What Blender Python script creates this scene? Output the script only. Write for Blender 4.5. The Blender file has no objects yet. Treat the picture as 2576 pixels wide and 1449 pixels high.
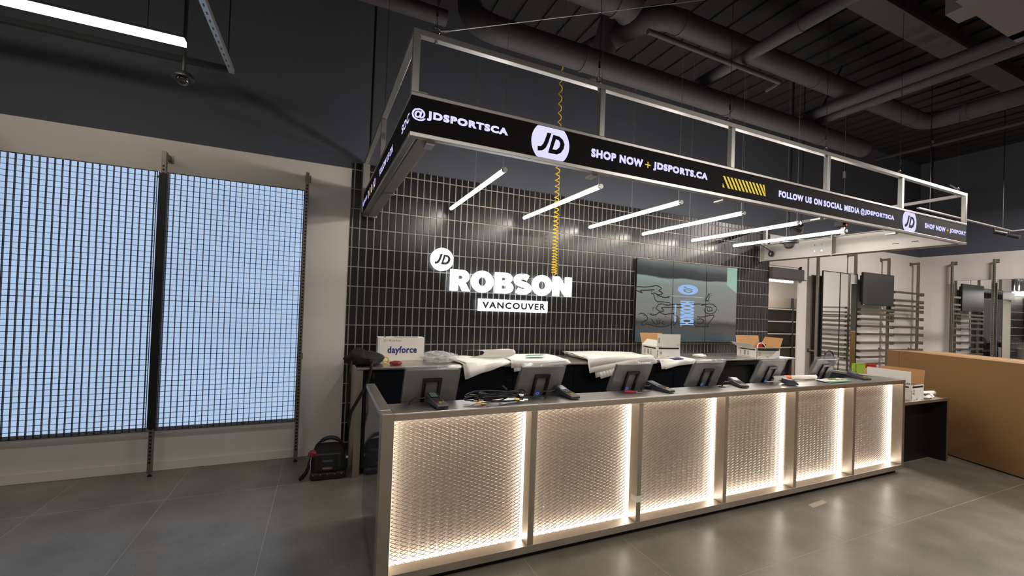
import bpy, math, random
from mathutils import Vector, Matrix, noise
random.seed(7)
SC = bpy.context.scene
COL = SC.collection
PI = math.pi

# ------------------------------------------------------------------ camera, world, lights, exposure
cam_d = bpy.data.cameras.new('camera')
cam = bpy.data.objects.new('camera', cam_d)
COL.objects.link(cam)
cam_d.sensor_width = 36.0
cam_d.lens = 36.0 * 1062.6 / 2576.0
cam_d.shift_y = 33.25 / 2576.0
cam_d.clip_start = 0.05
_R = ((0.91327, -0.40570, 0.03734), (0.03967, -0.00263, -0.99921), (0.40548, 0.91402, 0.01357))
_yaw, _pit, _rol = math.radians(23.95296), math.radians(-0.77738), math.radians(2.14163)
ca, sa, cb, sb, cc, sc_ = math.cos(_yaw), math.sin(_yaw), math.cos(_pit), math.sin(_pit), math.cos(_rol), math.sin(_rol)
Ry = Matrix(((ca, 0, -sa), (0, 1, 0), (sa, 0, ca)))
Rx = Matrix(((1, 0, 0), (0, cb, -sb), (0, sb, cb)))
Rz = Matrix(((cc, -sc_, 0), (sc_, cc, 0), (0, 0, 1)))
Wm = Matrix(((1, 0, 0), (0, 0, -1), (0, 1, 0)))
Rm = Rz @ Rx @ Ry @ Wm                    # rows: right, down, forward
M = Matrix((Rm[0], -Rm[1], -Rm[2])).transposed().to_4x4()
M.translation = (0, 0, 1.65)
cam.matrix_world = M
SC.camera = cam

world = bpy.data.worlds.new('world'); SC.world = world
world.use_nodes = True
world.node_tree.nodes['Background'].inputs[0].default_value = (0.9, 0.93, 1.0, 1)
world.node_tree.nodes['Background'].inputs[1].default_value = 0.012
vs = SC.view_settings
vs.view_transform = 'Standard'; vs.look = 'None'; vs.exposure = 0.0; vs.gamma = 1.0
vs.use_curve_mapping = False

def area(name, loc, sx, sy, power, col=(1, .86, .72), rot=(0, 0, 0), spread=PI):
    l = bpy.data.lights.new(name, 'AREA'); l.shape = 'RECTANGLE'; l.size = sx; l.size_y = sy
    l.energy = power; l.color = col; l.spread = spread
    o = bpy.data.objects.new(name, l); COL.objects.link(o); o.location = loc; o.rotation_euler = rot
    return o
# the shop's other linear lights, hung over the sales floor behind and beside the camera
WARM = (1, .93, .85)
area('sales_light', (-2.2, 0.2, 3.6), 2.4, .1, 42, WARM)
area('sales_light', (1.2, -0.9, 3.6), 3.0, .1, 60, WARM)
area('sales_light', (5.2, -0.4, 3.8), 3.0, .1, 120, WARM)
area('sales_light', (9.4, 1.2, 4.0), .1, 2.2, 460, (1, .92, .89))
area('stockroom_light', (8.9, 6.0, 2.75), 1.6, .3, 120, (1, .93, .82))

# ------------------------------------------------------------------ materials
def lin(c):
    return tuple(((v / 255.0) / 12.92 if v / 255.0 <= 0.04045 else ((v / 255.0 + 0.055) / 1.055) ** 2.4) for v in c)
MATS = {}
def mat(name, srgb, rough=.5, metal=0., var=0., vscale=8., bump=0., bscale=60., spec=.5, emit=None, estr=0., alpha=1., trans=0., coat=0.):
    m = bpy.data.materials.new(name); m.use_nodes = True
    nt = m.node_tree; b = nt.nodes['Principled BSDF']
    c = lin(srgb) + (1,)
    b.inputs['Base Color'].default_value = c
    b.inputs['Roughness'].default_value = rough
    b.inputs['Metallic'].default_value = metal
    b.inputs['Specular IOR Level'].default_value = spec
    b.inputs['Alpha'].default_value = alpha
    b.inputs['Transmission Weight'].default_value = trans
    b.inputs['Coat Weight'].default_value = coat
    if emit is not None:
        b.inputs['Emission Color'].default_value = tuple(emit) + (1,)
        b.inputs['Emission Strength'].default_value = estr
    if var or bump:
        tc = nt.nodes.new('ShaderNodeTexCoord')
    if var:
        n = nt.nodes.new('ShaderNodeTexNoise'); n.inputs['Scale'].default_value = vscale; n.inputs['Detail'].default_value = 6
        r = nt.nodes.new('ShaderNodeMapRange')
        r.inputs[3].default_value = 1 - var; r.inputs[4].default_value = 1 + var
        mx = nt.nodes.new('ShaderNodeMix'); mx.data_type = 'RGBA'; mx.blend_type = 'MULTIPLY'
        mx.inputs[0].default_value = 1; mx.inputs[6].default_value = c
        nt.links.new(tc.outputs['Object'], n.inputs['Vector']); nt.links.new(n.outputs[0], r.inputs[0])
        nt.links.new(r.outputs[0], mx.inputs[7]); nt.links.new(mx.outputs[2], b.inputs['Base Color'])
        r2 = nt.nodes.new('ShaderNodeMapRange'); r2.inputs[3].default_value = max(0, rough - var * .4); r2.inputs[4].default_value = min(1, rough + var * .4)
        nt.links.new(n.outputs[0], r2.inputs[0]); nt.links.new(r2.outputs[0], b.inputs['Roughness'])
    if bump:
        n2 = nt.nodes.new('ShaderNodeTexNoise'); n2.inputs['Scale'].default_value = bscale; n2.inputs['Detail'].default_value = 4
        bp = nt.nodes.new('ShaderNodeBump'); bp.inputs['Strength'].default_value = bump; bp.inputs['Distance'].default_value = .01
        nt.links.new(tc.outputs['Object'], n2.inputs['Vector']); nt.links.new(n2.outputs[0], bp.inputs['Height'])
        nt.links.new(bp.outputs[0], b.inputs['Normal'])
    MATS[name] = m
    return m
def emis(name, rgb, s):
    m = bpy.data.materials.new(name); m.use_nodes = True
    nt = m.node_tree; nt.nodes.clear()
    e = nt.nodes.new('ShaderNodeEmission'); o = nt.nodes.new('ShaderNodeOutputMaterial')
    e.inputs[0].default_value = tuple(rgb) + (1,); e.inputs[1].default_value = s
    nt.links.new(e.outputs[0], o.inputs[0]); MATS[name] = m
    return m

WHITE = mat('white_wall_paint', (214, 208, 202), .75, var=.05, vscale=2.5, bump=.04, bscale=180)
BLACKW = mat('black_ceiling_paint', (74, 78, 88), .8, var=.12, vscale=1.2)
DECK = mat('black_deck_paint', (24, 25, 27), .85, var=.25, vscale=1.5)
PIPE = mat('dark_pipe_paint', (54, 50, 54), .75, var=.12, vscale=3)
SOFFIT = mat('grey_soffit_paint', (104, 98, 98), .8, var=.08, vscale=2)
GROUT = mat('warm_grey_grout', (160, 152, 142), .85, var=.08, vscale=30)
FGROUT = mat('pale_floor_grout', (178, 170, 156), .8)
TILE = mat('black_glazed_tile', (22, 22, 24), .30, var=.16, vscale=3, bump=.03, bscale=25)
STEEL = mat('brushed_steel', (204, 199, 192), .34, 1., var=.10, vscale=14)
STEELD = mat('satin_steel_frame', (196, 188, 176), .42, 1., var=.10, vscale=10)
GALV = mat('galvanised_steel', (184, 182, 179), .34, .8, var=.03, vscale=18)
GALVM = mat('matt_galvanised_sheet', (160, 157, 152), .55, .5, var=.06, vscale=9)
RAWST = mat('raw_steel_upright', (132, 126, 116), .42, .85, var=.12, vscale=20)
BLACKM = mat('black_metal', (20, 20, 21), .45, .2)
GRIDM = mat('dark_grid_wire', (52, 50, 54), .4, .6)
BLACKP = mat('black_plastic', (24, 24, 26), .4, var=.08, vscale=20)
DKBLUE = mat('dark_navy_laminate', (16, 19, 25), .3)
GLOSSD = mat('dark_gloss_panel', (120, 123, 132), .07, .8)
BACKING = mat('white_light_panel', (184, 172, 156), .6)
MESHM = mat('expanded_steel_strand', (214, 204, 190), .27, 1.)
CARD = mat('brown_cardboard', (178, 136, 90), .8, var=.08, vscale=5)
CARDW = mat('white_carton_board', (240, 236, 226), .6, var=.03, vscale=6)
PAPER = mat('white_paper', (242, 238, 230), .75, var=.04, vscale=6, bump=.15, bscale=14)
INK = mat('black_ink', (32, 30, 30), .6)
INKG = mat('grey_ink', (110, 106, 102), .6)
INKB = mat('blue_ink', (34, 48, 128), .5)
FABRIC = mat('black_fabric', (18, 19, 19), .85, var=.2, vscale=20, bump=.3, bscale=80)
LEATHER = mat('black_vinyl', (30, 32, 32), .5, var=.2, vscale=15, bump=.2, bscale=50)
RED = mat('red_cloth', (150, 50, 44), .7, var=.2, vscale=25)
REDP = mat('red_plastic', (176, 40, 44), .4)
YELLOW = mat('yellow_plastic', (242, 202, 44), .4)
GREEN = mat('green_plastic', (150, 176, 58), .5)
CYANP = mat('pale_green_film', (112, 176, 140), .35, var=.2, vscale=20)
ORANGE = mat('orange_sticker', (230, 120, 50), .5)
CHROME = mat('chrome', (225, 225, 225), .12, 1.)
BRASS = mat('brass_plug', (200, 160, 90), .3, 1.)
GREYP = mat('grey_plastic', (74, 76, 82), .4)
SILVERP = mat('silver_plastic', (88, 86, 83), .38, .5, var=.05, vscale=12)
MIRROR = mat('mirror_glass', (222, 226, 224), .02, 1.)
SCREENB = mat('dark_screen_glass', (50, 52, 50), .28)
LEDBLK = mat('black_led_module', (14, 12, 14), .7, spec=.2)
SHELFM = mat('dark_grey_shelf', (104, 96, 90), .5, .3)
DOME = mat('smoked_dome', (40, 40, 42), .06, spec=.8)
TAPE = mat('pale_tape', (238, 238, 228), .6)
CHAIRG = mat('grey_chair_back', (88, 84, 84), .6)
CARDD = mat('big_brown_carton', (134, 100, 58), .75, var=.06, vscale=2.5)
SHUT = mat('dark_shutter_paint', (66, 60, 56), .5)
BACKW = mat('shop_wall_paint', (120, 116, 112), .8)
CONC = mat('pale_scrape', (170, 160, 145), .8)

def film(name, col, fac, rough):
    m = bpy.data.materials.new(name); m.use_nodes = True; nt = m.node_tree; nt.nodes.clear()
    t = nt.nodes.new('ShaderNodeBsdfTransparent'); g = nt.nodes.new('ShaderNodeBsdfPrincipled')
    g.inputs['Base Color'].default_value = col; g.inputs['Roughness'].default_value = rough
    g.inputs['Specular IOR Level'].default_value = .9
    x = nt.nodes.new('ShaderNodeMixShader'); x.inputs[0].default_value = fac
    o = nt.nodes.new('ShaderNodeOutputMaterial')
    nt.links.new(t.outputs[0], x.inputs[1]); nt.links.new(g.outputs[0], x.inputs[2]); nt.links.new(x.outputs[0], o.inputs[0])
    return m
FILM = film('clear_plastic_film', (.75, .74, .73, 1), .22, .12)
BAGF = film('clear_bag_plastic', (.8, .79, .78, 1), .30, .15)

# floor porcelain: charcoal with pale specks
FLOOR = bpy.data.materials.new('speckled_floor_tile'); FLOOR.use_nodes = True
def _floor():
    nt = FLOOR.node_tree; b = nt.nodes['Principled BSDF']
    tc = nt.nodes.new('ShaderNodeTexCoord'); geo = nt.nodes.new('ShaderNodeNewGeometry')
    v = nt.nodes.new('ShaderNodeTexVoronoi'); v.inputs['Scale'].default_value = 46
    n = nt.nodes.new('ShaderNodeTexNoise'); n.inputs['Scale'].default_value = 3.0; n.inputs['Detail'].default_value = 8
    nn = nt.nodes.new('ShaderNodeTexNoise'); nn.inputs['Scale'].default_value = 60; nn.inputs['Detail'].default_value = 3
    for q in (v, n, nn): nt.links.new(geo.outputs['Position'], q.inputs['Vector'])
    lt = nt.nodes.new('ShaderNodeMath'); lt.operation = 'LESS_THAN'; lt.inputs[1].default_value = .11
    nt.links.new(v.outputs['Distance'], lt.inputs[0])
    sep = nt.nodes.new('ShaderNodeSeparateColor'); nt.links.new(v.outputs['Color'], sep.inputs[0])
    gt = nt.nodes.new('ShaderNodeMath'); gt.operation = 'GREATER_THAN'; gt.inputs[1].default_value = .80
    nt.links.new(sep.outputs[0], gt.inputs[0])
    mu = nt.nodes.new('ShaderNodeMath'); mu.operation = 'MULTIPLY'
    nt.links.new(lt.outputs[0], mu.inputs[0]); nt.links.new(gt.outputs[0], mu.inputs[1])
    cr = nt.nodes.new('ShaderNodeValToRGB')
    cr.color_ramp.elements[0].position = .3; cr.color_ramp.elements[0].color = lin((104, 99, 90)) + (1,)
    cr.color_ramp.elements[1].position = .7; cr.color_ramp.elements[1].color = lin((130, 124, 113)) + (1,)
    nt.links.new(n.outputs[0], cr.inputs[0])
    mx = nt.nodes.new('ShaderNodeMix'); mx.data_type = 'RGBA'
    nt.links.new(mu.outputs[0], mx.inputs[0]); nt.links.new(cr.outputs[0], mx.inputs[6])
    mx.inputs[7].default_value = lin((190, 180, 165)) + (1,)
    nt.links.new(mx.outputs[2], b.inputs['Base Color'])
    rr = nt.nodes.new('ShaderNodeMapRange'); rr.inputs[3].default_value = .28; rr.inputs[4].default_value = .38
    nt.links.new(nn.outputs[0], rr.inputs[0]); nt.links.new(rr.outputs[0], b.inputs['Roughness'])
    bp = nt.nodes.new('ShaderNodeBump'); bp.inputs['Strength'].default_value = .06; bp.inputs['Distance'].default_value = .003
    nt.links.new(nn.outputs[0], bp.inputs['Height']); nt.links.new(bp.outputs[0], b.inputs['Normal'])
_floor()

# emitters
E_PEND = emis('pendant_glow', (1, .92, .84), 60)
E_STRIP = emis('counter_led_strip', (1, .905, .83), 12)
E_LIN = emis('linear_light_glow', (1, .90, .76), 14)
E_SIGN = emis('sign_glow', (.90, .96, 1.0), 3.8)
E_TEXT = emis('led_text_white', (.62, .60, 1.0), 1.25)
E_YEL = emis('led_text_yellow', (.85, .62, .08), .95)
E_SOC = emis('led_icon_tint', (.8, .7, .55), .9)
E_BLUE = emis('blue_indicator', (.03, .15, 1.0), 1.0)
E_REDI = emis('red_indicator', (1, .04, .03), 2.5)
E_GREEN = emis('green_exit_glow', (.05, .75, .28), .8)
E_STOCK = emis('stockroom_tube', (1, .86, .74), 6)
E_LOGO = emis('screen_logo_blue', (.36, .58, .95), .85)

# video wall led panel: pale blue with a fine pixel grain
LEDW = bpy.data.materials.new('led_wall_glow'); LEDW.use_nodes = True
def _led():
    nt = LEDW.node_tree; nt.nodes.clear()
    geo = nt.nodes.new('ShaderNodeNewGeometry')
    mp = nt.nodes.new('ShaderNodeMapping'); mp.inputs['Scale'].default_value = (250, 250, 250)
    nt.links.new(geo.outputs['Position'], mp.inputs[0])
    sp = nt.nodes.new('ShaderNodeSeparateXYZ'); nt.links.new(mp.outputs[0], sp.inputs[0])
    s1 = nt.nodes.new('ShaderNodeMath'); s1.operation = 'SINE'; s2 = nt.nodes.new('ShaderNodeMath'); s2.operation = 'SINE'
    for i, s in ((0, s1), (2, s2)):
        k = nt.nodes.new('ShaderNodeMath'); k.operation = 'MULTIPLY'; k.inputs[1].default_value = 2 * PI
        nt.links.new(sp.outputs[i], k.inputs[0]); nt.links.new(k.outputs[0], s.inputs[0])
    mu = nt.nodes.new('ShaderNodeMath'); mu.operation = 'ADD'
    nt.links.new(s1.outputs[0], mu.inputs[0]); nt.links.new(s2.outputs[0], mu.inputs[1])
    r = nt.nodes.new('ShaderNodeMapRange'); r.inputs[1].default_value = -2; r.inputs[2].default_value = 2; r.inputs[3].default_value = .9; r.inputs[4].default_value = 1.1
    nt.links.new(mu.outputs[0], r.inputs[0])
    n = nt.nodes.new('ShaderNodeTexNoise'); n.inputs['Scale'].default_value = 1.3; nt.links.new(geo.outputs['Position'], n.inputs['Vector'])
    r2 = nt.nodes.new('ShaderNodeMapRange'); r2.inputs[3].default_value = .64; r2.inputs[4].default_value = .80
    nt.links.new(n.outputs[0], r2.inputs[0])
    m2 = nt.nodes.new('ShaderNodeMath'); m2.operation = 'MULTIPLY'
    nt.links.new(r.outputs[0], m2.inputs[0]); nt.links.new(r2.outputs[0], m2.inputs[1])
    e = nt.nodes.new('ShaderNodeEmission'); e.inputs[0].default_value = (.60, .80, 1.12, 1)
    nt.links.new(m2.outputs[0], e.inputs[1])
    o = nt.nodes.new('ShaderNodeOutputMaterial'); nt.links.new(e.outputs[0], o.inputs[0])
_led()

# ------------------------------------------------------------------ mesh helpers
class MB:
    def __init__(s): s.v = []; s.f = []; s.mi = []; s.cur = 0
    def add(s, vs, fs):
        n = len(s.v); s.v += [tuple(p) for p in vs]; s.f += [tuple(i + n for i in f) for f in fs]; s.mi += [s.cur] * len(fs)
        return s
    def box(s, x0, x1, y0, y1, z0, z1, mx=None):
        vs = [(x, y, z) for z in (z0, z1) for y in (y0, y1) for x in (x0, x1)]
        if mx is not None: vs = [mx @ Vector(p) for p in vs]
        return s.add(vs, [(0, 2, 3, 1), (4, 5, 7, 6), (0, 1, 5, 4), (2, 6, 7, 3), (0, 4, 6, 2), (1, 3, 7, 5)])
    def prism(s, poly, O, U, V, N, t):
        """polygon (u,v) counter-clockwise seen from +N, thickness t along -N"""
        O, U, V, N = map(Vector, (O, U, V, N)); k = len(poly)
        a = [O + U * p[0] + V * p[1] for p in poly]; b = [p - N * t for p in a]
        fs = [tuple(range(k)), tuple(range(2 * k - 1, k - 1, -1))]
        fs += [(i, k + i, k + (i + 1) % k, (i + 1) % k) for i in range(k)]
        return s.add(a + b, fs)
    def tube(s, pts, r, n=8, cap=True, closed=False):
        P = [Vector(p) for p in pts]; rs = r if isinstance(r, (list, tuple)) else [r] * len(P)
        up = None; rings = []
        for i, p in enumerate(P):
            if closed: t = P[(i + 1) % len(P)] - P[i - 1]
            else: t = P[min(i + 1, len(P) - 1)] - P[max(i - 1, 0)]
            if t.length < 1e-9: t = Vector((0, 0, 1))
            t.normalize()
            if up is None:
                up = Vector((0, 0, 1)) if abs(t.z) < .9 else Vector((1, 0, 0))
            a = up - t * up.dot(t)
            if a.length < 1e-6: a = t.orthogonal()
            a.normalize(); up = a; b = t.cross(a)
            rings.append([p + (a * math.cos(2 * PI * j / n) + b * math.sin(2 * PI * j / n)) * rs[i] for j in range(n)])
        vs = [q for g in rings for q in g]; fs = []; m = len(P)
        for i in range(m if closed else m - 1):
            i2 = (i + 1) % m
            for j in range(n):
                j2 = (j + 1) % n
                fs.append((i * n + j, i * n + j2, i2 * n + j2, i2 * n + j))
        if cap and not closed:
            fs.append(tuple(range(n - 1, -1, -1))); fs.append(tuple((m - 1) * n + j for j in range(n)))
        return s.add(vs, fs)
    def cyl(s, a, b, r, n=12): return s.tube([a, b], r, n)
    def lathe(s, prof, c, n=20, ax='z'):
        c = Vector(c); vs = []; fs = []; m = len(prof)
        for (r, h) in prof:
            for j in range(n):
                x, y = r * math.cos(2 * PI * j / n), r * math.sin(2 * PI * j / n)
                vs.append(c + (Vector((x, y, h)) if ax == 'z' else Vector((x, -h, y))))
        for i in range(m - 1):
            for j in range(n):
                j2 = (j + 1) % n; fs.append((i * n + j, i * n + j2, (i + 1) * n + j2, (i + 1) * n + j))
        fs.append(tuple(range(n - 1, -1, -1))); fs.append(tuple((m - 1) * n + j for j in range(n)))
        return s.add(vs, fs)
    def grid(s, fn, nu, nv, thick=0.):
        vs = [Vector(fn(i / nu, j / nv)) for j in range(nv + 1) for i in range(nu + 1)]; w = nu + 1
        fs = [(j * w + i, j * w + i + 1, (j + 1) * w + i + 1, (j + 1) * w + i) for j in range(nv) for i in range(nu)]
        return s.add(vs, fs)
    def xf(s, mx): s.v = [tuple(mx @ Vector(p)) for p in s.v]; return s

def mesh(name, mb, mats, smooth=False, angle=40):
    me = bpy.data.meshes.new(name); me.from_pydata(mb.v, [], mb.f); me.update()
    for m in (mats if isinstance(mats, (list, tuple)) else [mats]): me.materials.append(m)
    if any(mb.mi): me.polygons.foreach_set('material_index', mb.mi)
    if smooth:
        me.polygons.foreach_set('use_smooth', [True] * len(me.polygons))
        me.set_sharp_from_angle(angle=math.radians(angle))
    return me
INV = {}
def obj(name, mb, mats, parent=None, smooth=False, bevel=0., label=None, kind=None, solid=0.):
    me = mb if isinstance(mb, bpy.types.Mesh) else mesh(name, mb, mats, smooth)
    o = bpy.data.objects.new(name, me); COL.objects.link(o)
    if parent is not None:
        o.parent = parent
        if parent.name in INV: o.matrix_parent_inverse = INV[parent.name]; INV[o.name] = Matrix.Identity(4)
    if bevel:
        b = o.modifiers.new('bevel', 'BEVEL'); b.width = bevel; b.segments = 2; b.limit_method = 'ANGLE'; b.harden_normals = False
    if solid:
        b = o.modifiers.new('thickness', 'SOLIDIFY'); b.thickness = solid; b.offset = 0
    if label: o['label'] = label
    if kind: o['kind'] = kind
    return o
def tag(o, label, cat, group=None):
    o['label'] = label; o['category'] = cat
    if group: o['group'] = group
    return o
def thing(name, label, cat, loc=(0, 0, 0), rz=0., group=None, world=False):
    """world=True: its parts are written in room coordinates"""
    o = bpy.data.objects.new(name, None); COL.objects.link(o); o.empty_display_size = .1
    o.location = loc; o.rotation_euler = (0, 0, rz); tag(o, label, cat, group)
    if world: INV[o.name] = (Matrix.Translation(loc) @ Matrix.Rotation(rz, 4, 'Z')).inverted()
    return o
def dup(root, loc, rz, label, group=None):
    r = root.copy(); COL.objects.link(r); r.location = loc; r.rotation_euler = (0, 0, rz); r['label'] = label
    if group: r['group'] = group
    for ch in list(root.children):
        c = ch.copy(); COL.objects.link(c); c.parent = r
        for g in list(ch.children):
            d = g.copy(); COL.objects.link(d); d.parent = c
    return r
def struct(name, mb, m, parent=None, **k):
    return obj(name, mb, m, parent, kind='structure', **k)

def text_geo(s, off=.028, space=1.08, extrude=0., size=1.):
    c = bpy.data.curves.new('t', 'FONT'); c.body = s; c.offset = off; c.space_character = space; c.extrude = extrude; c.resolution_u = 3
    o = bpy.data.objects.new('t', c); me = bpy.data.meshes.new_from_object(o)
    vs = [v.co.copy() for v in me.vertices]; fs = [tuple(p.vertices) for p in me.polygons]
    bpy.data.objects.remove(o); bpy.data.curves.remove(c); bpy.data.meshes.remove(me)
    return vs, fs
def text(mb, s, u0, u1, v0, v1, O, U, V, N, off=.028, space=1.08, w=0.0012, fat=0.):
    """fit string s into the box u0..u1, v0..v1 of the plane O,U,V, lifted w along N"""
    vs, fs = text_geo(s, off, space)
    xs = [p.x for p in vs]; ys = [p.y for p in vs]; x0, x1, y0, y1 = min(xs), max(xs), min(ys), max(ys)
    O, U, V, N = map(Vector, (O, U, V, N))
    out = []
    for p in vs:
        u = u0 + (p.x - x0) / (x1 - x0) * (u1 - u0); v = v0 + (p.y - y0) / (y1 - y0) * (v1 - v0)
        out.append(O + U * u + V * v + N * w)
    f = fat * (v1 - v0)
    for k, (a, b) in enumerate(((-f, -f), (f, -f), (f, f), (-f, f)) if fat else ((0, 0),)):
        mb.add([p + U * a + V * b + N * (.0001 * k) for p in out], fs)
    return mb
def shapes_geo(polys, extrude=0.):
    """outlines with holes (even-odd fill) -> verts, faces in the xy plane"""
    c = bpy.data.curves.new('s', 'CURVE'); c.dimensions = '2D'; c.fill_mode = 'BOTH'; c.extrude = extrude
    for p in polys:
        sp = c.splines.new('POLY'); sp.points.add(len(p) - 1)
        for i, q in enumerate(p): sp.points[i].co = (q[0], q[1], 0, 1)
        sp.use_cyclic_u = True
    o = bpy.data.objects.new('s', c); me = bpy.data.meshes.new_from_object(o)
    vs = [v.co.copy() for v in me.vertices]; fs = [tuple(p.vertices) for p in me.polygons]
    bpy.data.objects.remove(o); bpy.data.curves.remove(c); bpy.data.meshes.remove(me)
    return vs, fs
def shapes(mb, polys, O, U, V, N, extrude=0., w=0.):
    vs, fs = shapes_geo(polys, extrude); O, U, V, N = map(Vector, (O, U, V, N))
    mb.add([O + U * p.x + V * p.y + N * (p.z + w) for p in vs], fs); return mb
def arc(cx, cy, rx, ry, a0, a1, n=14):
    return [(cx + rx * math.cos(math.radians(a0 + (a1 - a0) * i / n)), cy + ry * math.sin(math.radians(a0 + (a1 - a0) * i / n))) for i in range(n + 1)]
def circ(cx, cy, r, n=40, ry=None): return arc(cx, cy, r, ry or r, 0, 360 - 360 / n, n - 1)
def stroke(pts, w):
    """outline of a thick open path"""
    L, Rr = [], []
    for i, p in enumerate(pts):
        a = pts[max(i - 1, 0)]; b = pts[min(i + 1, len(pts) - 1)]
        dx, dy = b[0] - a[0], b[1] - a[1]; l = math.hypot(dx, dy) or 1; nx, ny = -dy / l, dx / l
        L.append((p[0] + nx * w / 2, p[1] + ny * w / 2)); Rr.append((p[0] - nx * w / 2, p[1] - ny * w / 2))
    return L + Rr[::-1]
LOGO_J = [(-.19, .47), (.02, .47), (-.06, .22), (-.13, .0), (-.25, -.25), (-.42, -.40), (-.66, -.45), (-.67, -.24), (-.5, -.21), (-.39, -.08), (-.31, .1)]
LOGO_D = [(.12, .43), (.45, .41), (.64, .30), (.74, .10), (.70, -.12), (.56, -.33), (.35, -.45), (-.12, -.45)]
LOGO_DH = [(.27, .25), (.42, .23), (.51, .09), (.46, -.10), (.31, -.24), (.11, -.25)]
def rot2(p, cw): return [((y, -x) if cw else (x, y)) for x, y in p]
def logo_polys(r, cw=False, sx=1., cx=0., cy=0.):
    return [[(cx + x * r * sx, cy + y * r) for x, y in rot2(p, cw)] for p in (LOGO_J, LOGO_D, LOGO_DH)]
def clip_circ(r, zlim):
    return [(x, max(-zlim, min(zlim, y))) for x, y in circ(0, 0, r, 48)]
FX = ((1, 0, 0), (0, 0, 1), (0, -1, 0))          # a front-facing plane: u = +x, v = +z, faces -y
# ------------------------------------------------------------------ room shell
def plain(name, x0, x1, y0, y1, z0, z1, m, **k): return struct(name, MB().box(x0, x1, y0, y1, z0, z1), m, **k)
floor = plain('floor', -4, 12.3, -3, 5.0, -.06, -.0008, FGROUT)
TP = .7885
_tiles = []
_tm = mesh('tile', MB().box(-TP / 2 + .0019, TP / 2 - .0019, -TP / 2 + .0019, TP / 2 - .0019, -.02, 0), FLOOR)
for i in range(-5, 17):
    for j in range(-3, 6):
        x = -.312 + TP * (i + .5); y = 4.225 - TP * (j + .5) if j >= 0 else 4.225 + TP * .5
        if j < -1: continue
        if j == -1:
            if x > 12.2 or x < -3.9: continue
            key = 'half'
        o = obj('tile', _tm, None, floor)
        if j == -1: o.scale = (1, (4.95 - 4.228) / TP, 1); y = (4.95 + 4.2267) / 2
        o.location = (x, y, 0)
plain('wall_left', -4, .222, 4.95, 5.10, 0, 3.1, WHITE)
plain('wall_upper', -4.1, 12.3, 4.956, 5.10, 3.1, 5.2, BLACKW)
plain('wall_far', 7.94, 12.15, 4.95, 4.965, 0, 3.1, WHITE)
plain('trim_1', 7.12, 7.94, 4.95, 5.10, 2.52, 3.1, WHITE, label='white wall strip above the stockroom opening')
plain('wall_right', 12.15, 12.3, -3, 5.1, 0, 3.1, WHITE)
plain('wall_right_upper', 12.156, 12.3, -3, 5.1, 3.1, 5.2, BLACKW)
plain('wall_side', -4.15, -4, -3, 5.1, 0, 5.2, BACKW)
plain('wall_front', -4.15, 12.3, -3.15, -3, 0, 5.2, BACKW)
plain('baseboard_left', -4, .222, 4.935, 4.95, 0, .088, WHITE, bevel=.004)
plain('baseboard_right', 12.137, 12.15, -3, 4.95, 0, .088, WHITE)
cb_ = MB().box(-4.1, 12.3, -3.1, 5.1, 5.2, 5.3)
ceil = struct('ceiling', cb_, DECK)
rb = MB()
for k in range(54): rb.box(-4 + k * .3, -3.85 + k * .3, -3, 4.95, 5.175, 5.2)
struct('deck_rib', rb, DECK, ceil)

# tiled wall: grout bed + glazed tiles
TX, TZ = .07655, .2133
wall_t = plain('wall_back', .222, 7.12, 4.951, 5.10, 0, 3.172, GROUT)
cells = []
for k in range(-1, 91):
    x0 = .254 + TX * k + .0065; x1 = x0 + TX - .013
    x0 = max(x0, .224); x1 = min(x1, 7.118)
    if x1 - x0 < .01: continue
    for r in range(-6, 11):
        z0 = 1.175 + TZ * r + .0055; z1 = z0 + TZ - .011
        z0 = max(z0, .002); z1 = min(z1, 3.17)
        if z1 - z0 < .02: continue
        hid = z1 < 1.05 or (4.16 < x0 and x1 < 6.25 and 1.2 < z0 and z1 < 2.43)
        cells.append((hid, math.hypot(x0, 4.95), x0, x1, z0, z1))
cells.sort(key=lambda c: (c[0], (c[2] - .9) ** 2 + (c[4] - 1.9) ** 2 * .35))
def tile_box(mb, x0, x1, z0, z1):
    a, b = .0025, 4.9445
    vs = [(x0, 4.955, z0), (x1, 4.955, z0), (x1, 4.955, z1), (x0, 4.955, z1), (x0, b + .002, z0), (x1, b + .002, z0), (x1, b + .002, z1), (x0, b + .002, z1),
          (x0 + a, b, z0 + a), (x1 - a, b, z0 + a), (x1 - a, b, z1 - a), (x0 + a, b, z1 - a)]
    fs = [(8, 9, 10, 11)]
    for i in range(4):
        j = (i + 1) % 4; fs += [(i, j, 4 + j, 4 + i), (4 + i, 4 + j, 8 + j, 8 + i)]
    mb.add(vs, fs)
cache = {}
for c in cells[:300]:
    x0, x1, z0, z1 = c[2:]
    key = (round(x1 - x0, 4), round(z1 - z0, 4))
    if key not in cache:
        t = MB(); tile_box(t, -key[0] / 2, key[0] / 2, -key[1] / 2, key[1] / 2); t.v = [(p[0], p[1] - 4.95, p[2]) for p in t.v]; cache[key] = mesh('tile', t, TILE)
    o = obj('tile', cache[key], None, wall_t)
    o.location = ((x0 + x1) / 2, 4.95 + random.uniform(-.0006, .0004), (z0 + z1) / 2)
    o.rotation_euler = (random.uniform(-.006, .006), 0, random.uniform(-.008, .008))
tb = MB()
for c in cells[300:]: tile_box(tb, *c[2:])
obj('tile_field', tb, TILE, wall_t, kind='stuff')

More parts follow.
